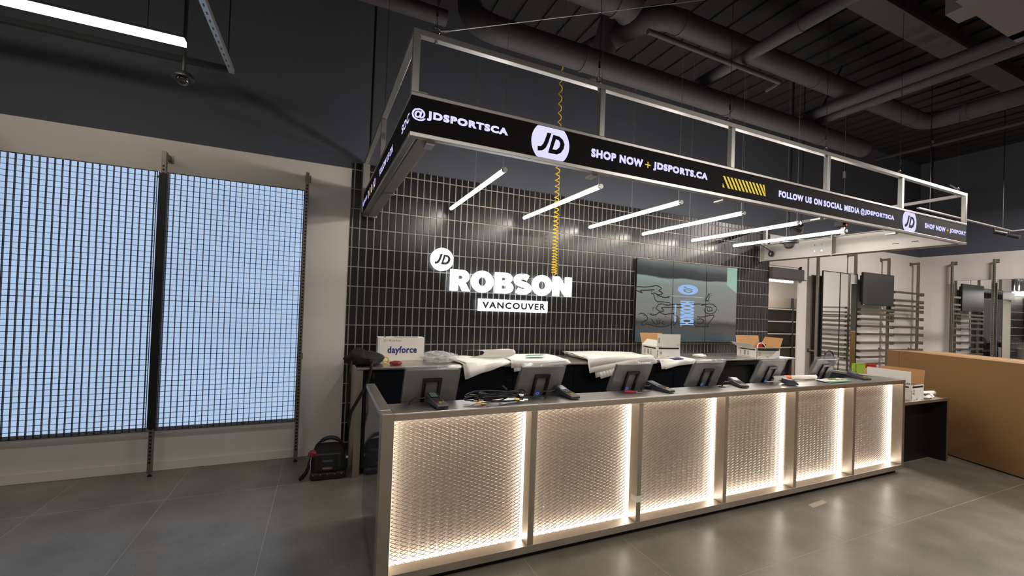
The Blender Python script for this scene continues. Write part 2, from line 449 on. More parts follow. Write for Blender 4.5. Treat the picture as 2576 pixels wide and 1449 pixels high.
# stockroom behind the opening
plain('wall_stockroom', 6.9, 11.6, 7.2, 7.3, 0, 3.0, WHITE)
plain('wall_stockroom_left', 6.85, 6.95, 5.1, 7.2, 0, 3.0, WHITE)
plain('wall_stockroom_right', 11.5, 11.6, 5.1, 7.2, 0, 3.0, WHITE)
plain('ceiling_stockroom', 6.85, 11.6, 5.1, 7.3, 2.9, 3.0, BLACKW)
plain('floor_stockroom', 6.85, 11.6, 5.0, 7.3, -.06, 0, FLOOR)
sh = thing('stock_shelving', 'dark grey stockroom shelving with light metal shelf edges, seen through the opening', 'shelving', (9.7, 6.6, 0), world=True)
for x in (8.7, 10.09, 11.3):
    obj('post', MB().box(x - .02, x + .02, 6.4, 6.44, 0, 2.1), BLACKM, sh)
for z in (.945, 1.26, 1.546, 1.831):
    s_ = obj('shelf', MB().box(8.6, 11.4, 6.43, 7.0, z - .02, z), SHELFM, sh)
    obj('shelf_edge', MB().box(8.6, 11.4, 6.4, 6.425, z - .012, z + .012), GALV, s_)
obj('back_panel', MB().box(8.6, 11.4, 7.02, 7.05, .1, 2.1), SHELFM, sh)
obj('top_panel', MB().box(8.6, 11.4, 6.5, 6.53, 1.86, 2.10), SHELFM, sh)
tl = thing('stockroom_light_tube', 'glowing linear tube light inside the stockroom', 'light', (9, 6, 2.43), world=True)
obj('tube', MB().box(8.3, 9.42, 5.98, 6.03, 2.405, 2.45), E_STOCK, tl, bevel=.008)
obj('cable', MB().cyl((9.3, 6.0, 2.45), (9.3, 6.0, 2.9), .003, 6), BLACKM, tl)
obj('cable', MB().cyl((8.4, 6.0, 2.45), (8.4, 6.0, 2.9), .003, 6), BLACKM, tl)
sb_ = thing('shutter_box', 'dark grey roller shutter box over the stockroom opening', 'shutter', (7.56, 4.95, 2.43), world=True)
obj('housing', MB().box(7.12, 7.99, 4.88, 5.06, 2.34, 2.52), SHUT, sb_, bevel=.006)
obj('lip', MB().box(7.12, 8.04, 4.87, 4.95, 2.325, 2.34), SHUT, sb_)
obj('bracket', MB().box(7.935, 7.945, 4.90, 4.95, 2.52, 2.58), BLACKM, sb_)
plain('trim_2', 7.10, 7.95, 4.935, 4.955, 2.56, 2.60, WHITE, label='thin white trim line above the opening')
plain('trim_3', 7.925, 7.9395, 4.94, 4.965, 0, 2.34, WHITE, label='white edge trim on the right of the opening')

# ------------------------------------------------------------------ service counter
CX0, CX1, CY, CT = .322, 5.826, 2.464, 1.018
POSTS = [(1.267, 1.311), (2.156, 2.197), (3.056, 3.096), (3.958, 4.000), (4.868, 4.909)]
ct = thing('service_counter', 'long steel framed service counter with six backlit expanded mesh panels', 'counter', (3.07, 2.6, 0), world=True)
obj('plinth', MB().box(.36, 5.79, 2.52, 3.3, 0, .055), BLACKM, ct)
obj('top_shelf', MB().box(CX0 + .062, CX1 - .05, CY, 2.71, CT - .004, CT), STEEL, ct, bevel=.002)
obj('top_rail', MB().box(.392, 5.78, CY, CY + .05, .975, CT - .0042), STEELD, ct, bevel=.002)
obj('bottom_rail', MB().box(.322, CX1, CY, 2.56, .052, .10), STEELD, ct, bevel=.002)
obj('end_post', MB().box(CX0, .392, CY, 2.56, .10, CT), STEELD, ct, bevel=.002)
obj('end_post', MB().box(5.78, CX1, CY, 2.56, .10, CT), STEELD, ct, bevel=.002)
for a, b in POSTS: obj('post', MB().box(a, b, CY + .001, 2.552, .10, .975), STEELD, ct, bevel=.002)
obj('end_cap', MB().box(CX0, CX0 + .061, CY + .1, 3.42, CT - .03, CT), STEEL, ct, bevel=.002, label='steel capping on the left end of the counter')
obj('end_cap', MB().box(CX1 - .049, CX1, CY + .1, 3.42, CT - .03, CT), STEEL, ct, bevel=.002)
obj('end_panel', MB().box(CX0 + .003, CX0 + .055, 2.561, 3.42, .05, CT - .031), GLOSSD, ct, label='dark glossy left end panel')
obj('end_panel', MB().box(CX1 - .040, CX1 - .003, 2.63, 3.42, .05, CT - .031), GLOSSD, ct)
obj('work_surface', MB().box(.38, 5.775, 2.66, 3.36, .77, .80), DKBLUE, ct)
obj('inner_back', MB().box(.38, 5.775, 2.64, 2.66, .06, 1.0), DKBLUE, ct)
edges = [.392] + [v for p in POSTS for v in p] + [5.78]
def strands(x0, x1, z0, z1, y, px=.0565, pz=.0238):
    """expanded metal: flattened, twisted strands round diamond openings"""
    mb = MB(); nx = int((x1 - x0) / px) + 1; nz = int((z1 - z0) / pz) + 1
    w, d = .0013, .0026
    for i in range(nx):
        for j in range(nz):
            cx, cz = x0 + (i + .5) * px, z0 + (j + .5) * pz
            for sx, sz in ((1, 1), (1, -1), (-1, 1), (-1, -1)):
                ax, az, bx, bz = cx - sx * px / 2, cz, cx - sx * px * .03, cz + sz * pz * .5
                if sx < 0 and False: continue
                if min(ax, bx) < x0 or max(ax, bx) > x1 or min(az, bz) < z0 or max(az, bz) > z1: continue
                yo = d if sz > 0 else -d
                vs = [(ax, y - d, az - w), (ax, y + d * .2, az + w), (bx, y - d * .2 , bz - w * 1.0), (bx, y + d, bz + w * 1.6)]
                mb.add(vs, [(0, 2, 3, 1)])
                mb.add([(ax, y - d, az - w), (ax, y - d, az + w), (bx, y - d * .2, bz + w), (bx, y - d * .2, bz - w)], [(0, 1, 2, 3)])
    return mb
for k in range(6):
    a, b = edges[2 * k], edges[2 * k + 1]
    bp = obj('light_panel', MB().box(a - .02, b + .02, 2.612, 2.622, .085, .998), BACKING, ct)
    obj('mesh_sheet', strands(a - .012, b + .012, .092, .99, 2.562), MESHM, bp, kind='stuff')
    ls = MB()
    for sx, xx in ((1, a - .006), (-1, b + .006)):
        ls.box(min(xx, xx - sx * .004), max(xx, xx - sx * .004), 2.574, 2.604, .10, .985)
    for zz in (.094, .991): ls.box(a, b, 2.574, 2.604, zz - .002, zz + .002)
    obj('led_strip', ls, E_STRIP, bp)
    jb = MB().box(a - .02, a - .011, 2.556, 2.612, .09, .995).box(b + .011, b + .02, 2.556, 2.612, .09, .995).box(a - .02, b + .02, 2.556, 2.612, .082, .0915).box(a - .02, b + .02, 2.556, 2.612, .9935, 1.0)
    obj('lamp_channel', jb, BACKING, bp)
tp = tag(obj('tape_label', MB().box(2.1545, 2.1975, CY - .0012, CY - .0002, .245, .292).box(2.1535, 2.1547, CY - .001, CY + .062, .247, .290), TAPE),
         'pale strip of tape wrapped round the second mesh panel post of the counter', 'tape')

# lower ledge on the right end of the counter
lg = thing('side_ledge', 'low steel ledge with dark recessed panel at the right end of the counter', 'counter', (6.35, 2.8, 0), world=True)
obj('top', MB().box(5.835, 6.885, 2.49, 2.96, .725, .76), STEELD, lg, bevel=.002)
obj('side_panel', MB().box(6.85, 6.885, 2.50, 2.96, 0, .7245), BLACKM, lg)
obj('edge_strip', MB().box(6.85, 6.885, 2.496, 2.4995, 0, .7245), STEELD, lg)
obj('back_panel', MB().box(5.835, 6.849, 2.66, 2.68, 0, .7245), BLACKM, lg)

# ------------------------------------------------------------------ back counter
bc = thing('back_counter', 'long steel topped back counter with dark navy doors below the tiled wall', 'counter', (3.5, 4.6, 0), world=True)
obj('top', MB().box(.30, 6.70, 4.19, 4.943, 1.004, 1.024), STEEL, bc, bevel=.002)
obj('end_panel', MB().box(.30, .362, 4.20, 4.943, 0, 1.0035), STEELD, bc, bevel=.002)
obj('end_panel', MB().box(6.625, 6.69, 4.20, 4.943, 0, 1.0035), STEELD, bc, bevel=.002)
obj('carcass', MB().box(.37, 6.62, 4.28, 4.94, .05, .995), BLACKM, bc)
for k in range(8):
    a = .372 + k * .781
    if k == 6:
        d = obj('open_bay', MB().box(a, a + .02, 4.222, 4.278, .06, .99).box(a + .757, a + .777, 4.222, 4.278, .06, .99).box(a + .02, a + .757, 4.222, 4.278, .94, .99).box(a + .02, a + .757, 4.222, 4.278, .6, .65), DKBLUE, bc)
    else:
        d = obj('door', MB().box(a + .002, a + .777, 4.25, 4.272, .06, .99), DKBLUE, bc, bevel=.002)
        if k not in (0, 7): obj('handle', MB().box(a + .70, a + .74, 4.244, 4.25, .84, .855), BLACKM, d)

# ------------------------------------------------------------------ canopy with scrolling screens
cp = thing('hanging_canopy', 'hanging steel frame canopy with a black scrolling message band above the counter', 'canopy', (3.65, 3.6, 2.6), world=True)
KX0, KX1, KY = .398, 6.90, 2.38
B = .002
for z0, z1, nm in ((2.584, 2.608, 'bottom_rail'), (2.812, 2.832, 'middle_rail'), (3.158, 3.192, 'top_rail')):
    obj(nm, MB().box(KX0, KX1, KY, KY + .04, z0, z1), GALV, cp, bevel=B)
# the left side runs back very slightly splayed
LS = Matrix.Translation((KX0, KY, 0)) @ Matrix.Rotation(math.radians(1.22), 4, 'Z')
LEN = 2.545
def lbox(x0, x1, y0, y1, z0, z1): return MB().box(x0, x1, y0, y1, z0, z1, LS)
for z0, z1, nm in ((2.584, 2.608, 'bottom_rail'), (2.812, 2.832, 'middle_rail'), (3.158, 3.192, 'top_rail')):
    obj(nm, lbox(0, .04, .041, LEN, z0, z1), GALV, cp, bevel=B)
    obj(nm, MB().box(KX1 - .04, KX1, KY + .041, 4.93, z0, z1), GALV, cp, bevel=B)
for x in (KX0, 1.661, 2.930, 4.195, 5.47, KX1 - .04):
    obj('post', MB().box(x, x + .04, KY + .0005, KY + .0395, 2.833, 3.157), GALV, cp, bevel=B)
obj('post', lbox(0.0005, .0395, 1.23, 1.27, 2.833, 3.157), GALV, cp, bevel=B)
obj('post', MB().box(KX1 - .0395, KX1 - .0005, 3.66, 3.70, 2.833, 3.157), GALV, cp, bevel=B)
obj('wall_post', lbox(-.012, .05, LEN - .05, LEN, 2.62, 3.157), GALV, cp, bevel=B)
obj('wall_post', MB().box(6.91, 6.96, 4.88, 4.935, 2.60, 3.157), GALV, cp, bevel=B)
# side channels
for L in (0, 1):
    bx = (lambda *a: lbox(*a)) if L else (lambda x0, x1, y0, y1, z0, z1: MB().box(KX1 - x1, KX1 - x0, KY + y0, KY + y1, z0, z1))
    e = LEN - .06
    ch = obj('side_channel', bx(.045, .055, .05, e, 2.60, 2.868), GALVM, cp)
    m_ = bx(.055, .14, .05, e, 2.588, 2.60); q = bx(.055, .105, .05, e, 2.858, 2.868); m_.add(q.v, q.f)
    obj('flange', m_, GALVM, ch, bevel=.0015)
    obj('stiffener', bx(.0555, .15, 1.37, 1.385, 2.575, 2.885), GALVM, ch)
    obj('stiffener', bx(.02, .15, e - .012, e, 2.575, 2.885), GALVM, ch)
    bo = MB()
    for yy in (1.56, 1.66):
        for zz in (2.68, 2.775):
            if L: bo.lathe([(.008, 0), (.008, .004)], LS @ Vector((.057, yy, zz)), 8)
            else: bo.tube([(KX1 - .055, KY + yy, zz), (KX1 - .062, KY + yy, zz)], .009, 8)
    obj('bolt', bo, CHROME, ch, kind='stuff')
    sl = bx(.0551, .0562, .42, .49, 2.672, 2.682); q = bx(.0551, .0562, .62, .69, 2.668, 2.678); sl.add(q.v, q.f)
    obj('slot', sl, BLACKM, ch)
for x in (.50, 1.64, 2.90, 4.17, 5.45):
    obj('hanger_bracket', MB().box(x, x + .05, KY + .041, KY + .13, 2.57, 2.582).box(x, x + .05, KY + .041, KY + .047, 2.582, 2.64), GALV, cp)
# screens
fs_ = obj('message_screen', MB().box(KX0 + .001, KX1 - .001, KY + .004, KY + .045, 2.6085, 2.8115), LEDBLK, cp, label='black led message band along the front')
O = (0, KY + .004, 0)
def words_of(mb, n, ax=0):
    '''split lettering at its n-1 widest gaps: one mesh per word'''
    if n < 2: return [mb]
    iv = sorted((min(mb.v[i][ax] for i in f), max(mb.v[i][ax] for i in f)) for f in mb.f)
    gaps, hi = [], iv[0][1]
    for a, b in iv[1:]:
        if a > hi: gaps.append((a - hi, (a + hi) / 2))
        hi = max(hi, b)
    cuts = sorted(c for g, c in sorted(gaps)[-(n - 1):]); out = [MB() for _ in range(n)]
    for f in mb.f:
        x = mb.v[f[0]][ax]; k = sum(x > c for c in cuts)
        out[k].add([mb.v[i] for i in f], [tuple(range(len(f)))])
    return out
def fx(u0, u1, v0, v1, s, m=None, name='lettering', off=.030, space=1.16, fat=.036):
    mb = text(MB(), s, u0, u1, v0, v1, O, *FX, off=off, space=space, fat=fat if off > .02 else .012)
    for w in words_of(mb, s.count(' ') + 1): obj(name, w, m or E_TEXT, fs_)
fx(.492, .987, 2.689, 2.741, 'JDSPORTSCA'); fx(.405, .482, 2.676, 2.745, '@', off=.012)
fx(1.603, 2.041, 2.682, 2.736, 'SHOP NOW'); fx(2.140, 2.677, 2.679, 2.740, 'JDSPORTS.CA')
fx(3.524, 4.124, 2.681, 2.734, 'FOLLOW US ON'); fx(4.150, 4.715, 2.681, 2.734, 'SOCIAL MEDIA')
fx(4.735, 4.803, 2.672, 2.738, '@', off=.012); fx(4.810, 5.333, 2.681, 2.734, 'JDSPORTSCA')
fx(5.949, 6.398, 2.681, 2.734, 'SHOP NOW'); fx(6.497, 6.885, 2.681, 2.734, 'JDSPORT')
for x in (2.088, 6.451):
    obj('plus_sign', MB().box(x - .024, x + .024, KY + .0026, KY + .0036, 2.704, 2.712).box(x - .004, x + .004, KY + .0026, KY + .0036, 2.686, 2.730), E_YEL, fs_)
for cx in (1.289, 5.634):
    c_ = clip_circ(.139, .1005)
    mb = shapes(MB(), [c_] + logo_polys(.139), (cx, KY + .004, 2.709), *FX, w=.0012)
    obj('round_logo', mb, E_TEXT, fs_)
mb = MB()
for k in range(12):
    u = 2.846 + k * .0425; sk = .062; lo, hi = 2.660, 2.752
    p = [(u + sk, lo), (u + sk + .023, lo), (u + .023, hi), (u, hi)]
    q = [(min(x, 3.357), z) for x, z in p]
    if k == 0: mb.add([(2.846, KY + .0026, lo + .0), (2.869, KY + .0026, lo), (2.846, KY + .0026, lo + .034)], [(0, 1, 2)])
    mb.add([(x, KY + .0026, z) for x, z in q], [(0, 1, 2, 3)])
obj('hazard_stripes', mb, E_YEL, fs_)
ls_ = obj('message_screen', lbox(.003, .045, .005, LEN - .005, 2.6085, 2.8115), LEDBLK, cp, label='black led message band along the left side')
LU, LN = LS.to_3x3() @ Vector((0, -1, 0)), LS.to_3x3() @ Vector((-1, 0, 0))
LO = LS @ Vector((.003, 0, 0)); LO.z = 0
def lx(y_far, y_near, v0, v1, s, m=None, **k):
    mb = text(MB(), s, -(y_far - KY), -(y_near - KY), v0, v1, LO, LU, (0, 0, 1), LN, **k)
    for w in words_of(mb, s.count(' ') + 1, 1): obj('lettering', w, m or E_TEXT, ls_)
lx(2.655, 2.40, 2.681, 2.735, 'SOCI'); lx(3.62, 2.98, 2.681, 2.735, 'FOLLOW US ON'); lx(4.88, 4.52, 2.681, 2.735, '@JDSPORTS', off=.02)
for k, (yy, m_) in enumerate(((4.40, E_TEXT), (4.27, E_YEL), (4.14, E_TEXT), (4.03, E_YEL), (3.92, E_TEXT))):
    o_ = circ(-(yy - KY), 2.708, .036 if k != 3 else .018, 16, ry=.04); i_ = circ(-(yy - KY), 2.708, .019 if k != 3 else .006, 12, ry=.022)
    mb = shapes(MB(), [o_, i_], LO, LU, (0, 0, 1), LN, w=.0012); obj('social_icon', mb, m_, ls_)
# eye bolts and wires
def ring(mb, c, r, t, ax='y', n=14):
    pts = [(c[0] + r * math.cos(2 * PI * i / n), c[1], c[2] + r * math.sin(2 * PI * i / n)) if ax == 'y' else (c[0], c[1] + r * math.cos(2 * PI * i / n), c[2] + r * math.sin(2 * PI * i / n)) for i in range(n)]
    return mb.tube(pts, t, 6, closed=True)
for k, x in enumerate((.53, 1.655, 2.925, 4.19, 5.46, 6.72)):
    e = MB(); ring(e, (x, 2.40, 3.222), .019, .004); e.cyl((x, 2.40, 3.14), (x, 2.40, 3.203), .005, 6); e.lathe([(.011, 0), (.011, .008)], (x, 2.40, 3.148), 6)
    eb = obj('eye_bolt', e, CHROME, cp, smooth=True)
    obj('hanger_wire', MB().cyl((x, 2.40, 3.24), (x, 2.40, 3.34), .0022, 5).cyl((x, 2.40, 3.30), (x, 2.40, 3.345), .008, 8).cyl((x, 2.40, 3.34), (x, 2.40, 5.18), .0022, 5), BLACKM, eb)
e = MB(); ring(e, (.405, 3.66, 3.232), .02, .004, 'x'); eb = obj('eye_bolt', e, CHROME, cp, smooth=True)
obj('hanger_wire', MB().cyl((.40, 3.66, 3.25), (.40, 3.66, 5.18), .0022, 5), BLACKM, eb)
wr = MB().tube([(.55, 2.40, 3.222), (.575, 2.402, 3.232), (.60, 2.405, 3.243)], .009, 8); eb = obj('wire_clamp', wr, CHROME, cp, smooth=True)
obj('brace_wire', MB().cyl((.60, 2.405, 3.243), (3.3, 2.46, 4.42), .0022, 5), GALV, eb)
wr = MB().tube([(6.70, 2.40, 3.222), (6.66, 2.42, 3.25), (6.62, 2.44, 3.27)], .009, 8); obj('wire_clamp', wr, CHROME, cp, smooth=True)

# ------------------------------------------------------------------ six tube pendants
LAMPS = [(1.309, 'first tube pendant from the left under the canopy, nearest the round sign logo'),
         (2.245, 'second tube pendant from the left under the canopy, crossing the yellow coiled cord'),
         (3.250, 'third tube pendant from the left under the canopy, glowing warm white'),
         (4.155, 'fourth tube pendant from the left under the canopy, above the video wall'),
         (5.107, 'fifth tube pendant from the left, second from the right under the canopy'),
         (5.994, 'rightmost of the six tube pendants under the canopy, beside the dome camera')]
def pendant(label, loc):
    t = thing('tube_pendant', label, 'pendant light', loc, group='tube pendants under the canopy')
    obj('tube', MB().tube([(0, -.785, 0), (0, .795, 0)], .0185, 12), E_PEND, t, smooth=True)
    obj('end_cap', MB().tube([(0, -.815, 0), (0, -.786, 0)], .021, 12), GALV, t, smooth=True)
    obj('end_cap', MB().tube([(0, .796, 0), (0, .81, 0)], .0195, 12), GALV, t, smooth=True)
    obj('spine', MB().box(-.006, .006, -.785, .795, .0185, .027), GALV, t)
    obj('suspension_wire', MB().cyl((0, -.77, .02), (0, -.77, 1.685), .0018, 5), GALV, t)
    obj('suspension_wire', MB().cyl((0, -.05, .02), (0, -.05, 2.40), .0018, 5), GALV, t)
    return t
for i, (x, lb) in enumerate(LAMPS):
    if i == 0: p0 = pendant(lb, (x, 3.995, 2.77))
    else: dup(p0, (x, (3.995, 3.975, 4.01, 4.0, 3.995, 3.975)[i], 2.77), 0, lb)

# ------------------------------------------------------------------ illuminated sign on the tiles
sg = thing('wall_sign', 'glowing white store name sign with round logo and city plate on the tiles', 'sign', (2.1, 4.9, 2.0), world=True)
SY = 4.885
def glyph(polys, x0, x1, z0, z1, ex=.012):
    vs, fs = shapes_geo(polys, ex)
    xs = [p.x for p in vs]; ys = [p.y for p in vs]; a, b, c, d = min(xs), max(xs), min(ys), max(ys)
    return MB().add([(x0 + (p.x - a) / (b - a) * (x1 - x0), SY - .010 - p.z, z0 + (p.y - c) / (d - c) * (z1 - z0)) for p in vs], fs)
R_o = [(0, 0), (.36, 0), (.36, .30), (.44, .30), (.60, 0), (.97, 0), (.76, .37)] + arc(.56, .68, .36, .32, -58, 90, 12) + [(0, 1)]
R_i = [(.36, .56), (.50, .56)] + arc(.50, .645, .10, .085, -90, 90, 6) + [(.36, .73)]
O_o = circ(.55, .5, .55, 40, ry=.52); O_i = circ(.55, .5, .20, 28, ry=.215)
B_o = [(0, 0)] + arc(.58, .285, .36, .285, -90, 62, 10) + arc(.54, .735, .34, .265, -35, 90, 10) + [(0, 1)]
B_i1 = [(.33, .22), (.50, .22)] + arc(.50, .30, .09, .08, -90, 90, 6) + [(.33, .38)]
B_i2 = [(.33, .62), (.48, .62)] + arc(.48, .69, .08, .07, -90, 90, 6) + [(.33, .76)]
S_c = arc(.50, .70, .33, .175, 38, 200, 10)[:-1] + [(.215, .60), (.33, .535), (.52, .49), (.69, .44)] + arc(.49, .30, .33, .175, 20, -148, 10)
S_o = stroke(S_c, .28)
N_o = [(0, 0), (.34, 0), (.34, .46), (.66, 0), (1, 0), (1, 1), (.66, 1), (.66, .53), (.34, 1), (0, 1)]
for nm, polys, a, b, c, d in (('R', [R_o, R_i], 1.353, 1.603, 1.818, 2.072), ('O', [O_o, O_i], 1.614, 1.902, 1.812, 2.079), ('B', [B_o, B_i1, B_i2], 1.925, 2.175, 1.817, 2.074),
                        ('S', [S_o], 2.180, 2.431, 1.811, 2.079), ('O', [O_o, O_i], 2.438, 2.730, 1.811, 2.079), ('N', [N_o], 2.745, 3.030, 1.815, 2.074)):
    SGL = obj('letter', glyph(polys, a, b, c, d), E_SIGN, sg)
lo = obj('logo_disc', MB().lathe([(.134, -.022), (.134, .022)], (1.247, SY, 2.178), 48, 'y'), E_SIGN, sg, smooth=True)
obj('logo_letters', shapes(MB(), logo_polys(.134), (1.247, SY - .022, 2.178), *FX, w=.0015), INK, lo)
pl = obj('city_plate', MB().box(1.724, 2.672, SY - .022, SY + .022, 1.589, 1.738), E_SIGN, sg)
obj('lettering', text(MB(), 'VANCOUVER', 1.765, 2.636, 1.623, 1.704, (0, SY - .022, 0), *FX, off=.026, space=1.2, w=.0015, fat=.022), INK, pl)
fx_ = MB()
for x in (1.45, 1.8, 2.12, 2.45, 2.75, 3.0): fx_.cyl((x, SY + .0, 1.86), (x, 4.951, 1.86), .006, 6).cyl((x, SY + .0, 2.03), (x, 4.951, 2.03), .006, 6)
for x in (1.8, 2.6): fx_.cyl((x, SY + .02, 1.66), (x, 4.951, 1.66), .006, 6)
fx_.cyl((1.247, SY + .02, 2.178), (1.247, 4.951, 2.178), .01, 6)
obj('standoff', fx_, GALV, sg, kind='stuff')
# small lamps' worth of light that the glowing letters throw on the tiles behind comes from the letters themselves

# ------------------------------------------------------------------ yellow coiled cord
cd = MB(); pts = []
z = 4.95; a = 0.
while z > 2.10:
    f = (4.95 - z) / 2.85
    pitch = .125 * (1 - f) ** 1.1 + .030; r = .019 + .014 * f
    pts.append((2.715 + r * math.cos(a), 4.80 + r * math.sin(a), z)); a += 2 * PI / 12; z -= pitch / 12
cd.tube(pts, .0062, 6)
cd.tube([pts[-1], (2.73, 4.82, 2.085), (2.735, 4.86, 2.075)], .006, 6)
cd.tube([(2.715, 4.80, 5.19), (2.715, 4.80, 5.0), pts[0]], .006, 6)
tag(obj('coiled_cord', cd, YELLOW, smooth=True), 'yellow coiled power cord hanging down to the glowing store name sign', 'cord')

# ------------------------------------------------------------------ video wall
vw = thing('video_wall', 'video wall of three upright screens side by side on the tiled wall', 'screen', (5.2, 4.9, 1.8), world=True)
VX0, VX1, VZ0, VZ1, VY = 4.152, 6.26, 1.20, 2.438, 4.90
wv = (VX1 - VX0) / 3
obj('housing', MB().box(VX0 + .01, VX1 - .01, VY + .02, 4.944, VZ0 + .01, VZ1 - .01), BLACKM, vw)
# the picture on the screens: a grey garment in soft folds, with dark pen strokes and pale print
SCR = bpy.data.materials.new('video_picture'); SCR.use_nodes = True
def _scr():
    nt = SCR.node_tree; nt.nodes.clear(); L = nt.links.new
    geo = nt.nodes.new('ShaderNodeNewGeometry'); sp = nt.nodes.new('ShaderNodeSeparateXYZ'); L(geo.outputs['Position'], sp.inputs[0])
    def rng(sock, a, b):
        r = nt.nodes.new('ShaderNodeMapRange'); L(sock, r.inputs[0]); r.inputs[1].default_value = a; r.inputs[2].default_value = b; return r.outputs[0]
    def mth(op, a, b):
        m = nt.nodes.new('ShaderNodeMath'); m.operation = op
        for i, q in enumerate((a, b)):
            if isinstance(q, (int, float)): m.inputs[i].default_value = q
            else: L(q, m.inputs[i])
        return m.outputs[0]
    u = rng(sp.outputs[0], VX0, VX1); v = rng(sp.outputs[2], VZ0, VZ1)
    n = nt.nodes.new('ShaderNodeTexNoise'); n.inputs['Scale'].default_value = 2.2; n.inputs['Detail'].default_value = 4
    mp = nt.nodes.new('ShaderNodeMapping'); mp.inputs['Scale'].default_value = (.7, 1, 2.2); L(geo.outputs['Position'], mp.inputs[0]); L(mp.outputs[0], n.inputs['Vector'])
    nz = n.outputs[0]
    vv = mth('ADD', v, mth('MULTIPLY', mth('SUBTRACT', nz, .5), .10))
    vv = mth('ADD', vv, mth('MULTIPLY', u, .03))
    cr = nt.nodes.new('ShaderNodeValToRGB'); L(vv, cr.inputs[0]); e = cr.color_ramp
    stops = [(0.0, (62, 66, 68)), (.10, (70, 80, 84)), (.20, (78, 74, 72)), (.26, (66, 64, 64)), (.33, (122, 118, 114)), (.55, (128, 128, 124)), (.72, (132, 138, 134)), (.795, (142, 152, 150)), (.815, (60, 60, 62)), (.90, (74, 74, 76)), (.96, (104, 108, 106)), (1.0, (120, 124, 120))]
    e.elements[0].position = stops[0][0]; e.elements[0].color = lin(stops[0][1]) + (1,)
    e.elements[1].position = stops[-1][0]; e.elements[1].color = lin(stops[-1][1]) + (1,)
    for p_, c_ in stops[1:-1]:
        q = e.elements.new(p_); q.color = lin(c_) + (1,)
    # pale mint block at the upper right of the picture
    mint = mth('MULTIPLY', mth('GREATER_THAN', u, .885), mth('GREATER_THAN', v, mth('ADD', .70, mth('MULTIPLY', mth('SUBTRACT', .95, u), .9))))
    mx = nt.nodes.new('ShaderNodeMix'); mx.data_type = 'RGBA'; L(mint, mx.inputs[0]); L(cr.outputs[0], mx.inputs[6]); mx.inputs[7].default_value = lin((152, 184, 168)) + (1,)
    tint = nt.nodes.new('ShaderNodeMix'); tint.data_type = 'RGBA'; tint.blend_type = 'MULTIPLY'; tint.inputs[0].default_value = 1
    c2 = nt.nodes.new('ShaderNodeValToRGB'); L(u, c2.inputs[0]); c2.color_ramp.elements[0].color = (.97, 1.05, 1.01, 1); c2.color_ramp.elements[1].color = (1.0, 1.0, 1.0, 1)
    L(mx.outputs[2], tint.inputs[6]); L(c2.outputs[0], tint.inputs[7])
    em = nt.nodes.new('ShaderNodeEmission'); L(tint.outputs[2], em.inputs[0]); em.inputs[1].default_value = .95
    gl = nt.nodes.new('ShaderNodeBsdfGlossy'); gl.inputs['Roughness'].default_value = .12; gl.inputs[0].default_value = (.04, .04, .04, 1)
    ad = nt.nodes.new('ShaderNodeAddShader'); L(em.outputs[0], ad.inputs[0]); L(gl.outputs[0], ad.inputs[1])
    o = nt.nodes.new('ShaderNodeOutputMaterial'); L(ad.outputs[0], o.inputs[0])
_scr()
panels = []
for k in range(3):
    a = VX0 + k * wv
    f = obj('screen_panel', MB().box(a + .0015, a + wv - .0015, VY, VY + .02, VZ0, VZ1), BLACKM, vw)
    obj('picture', MB().add([(a + .006, VY - .0008, VZ0 + .006), (a + wv - .006, VY - .0008, VZ0 + .006), (a + wv - .006, VY - .0008, VZ1 - .006), (a + .006, VY - .0008, VZ1 - .006)], [(0, 1, 2, 3)]), SCR, f)
    panels.append(f)
def vp(px, py):
    """picture fraction (across, down) -> room x, z"""
    return VX0 + px * (VX1 - VX0), VZ1 - py * (VZ1 - VZ0)
E_DRAW = emis('picture_pen_lines', lin((58, 56, 56)), .8)
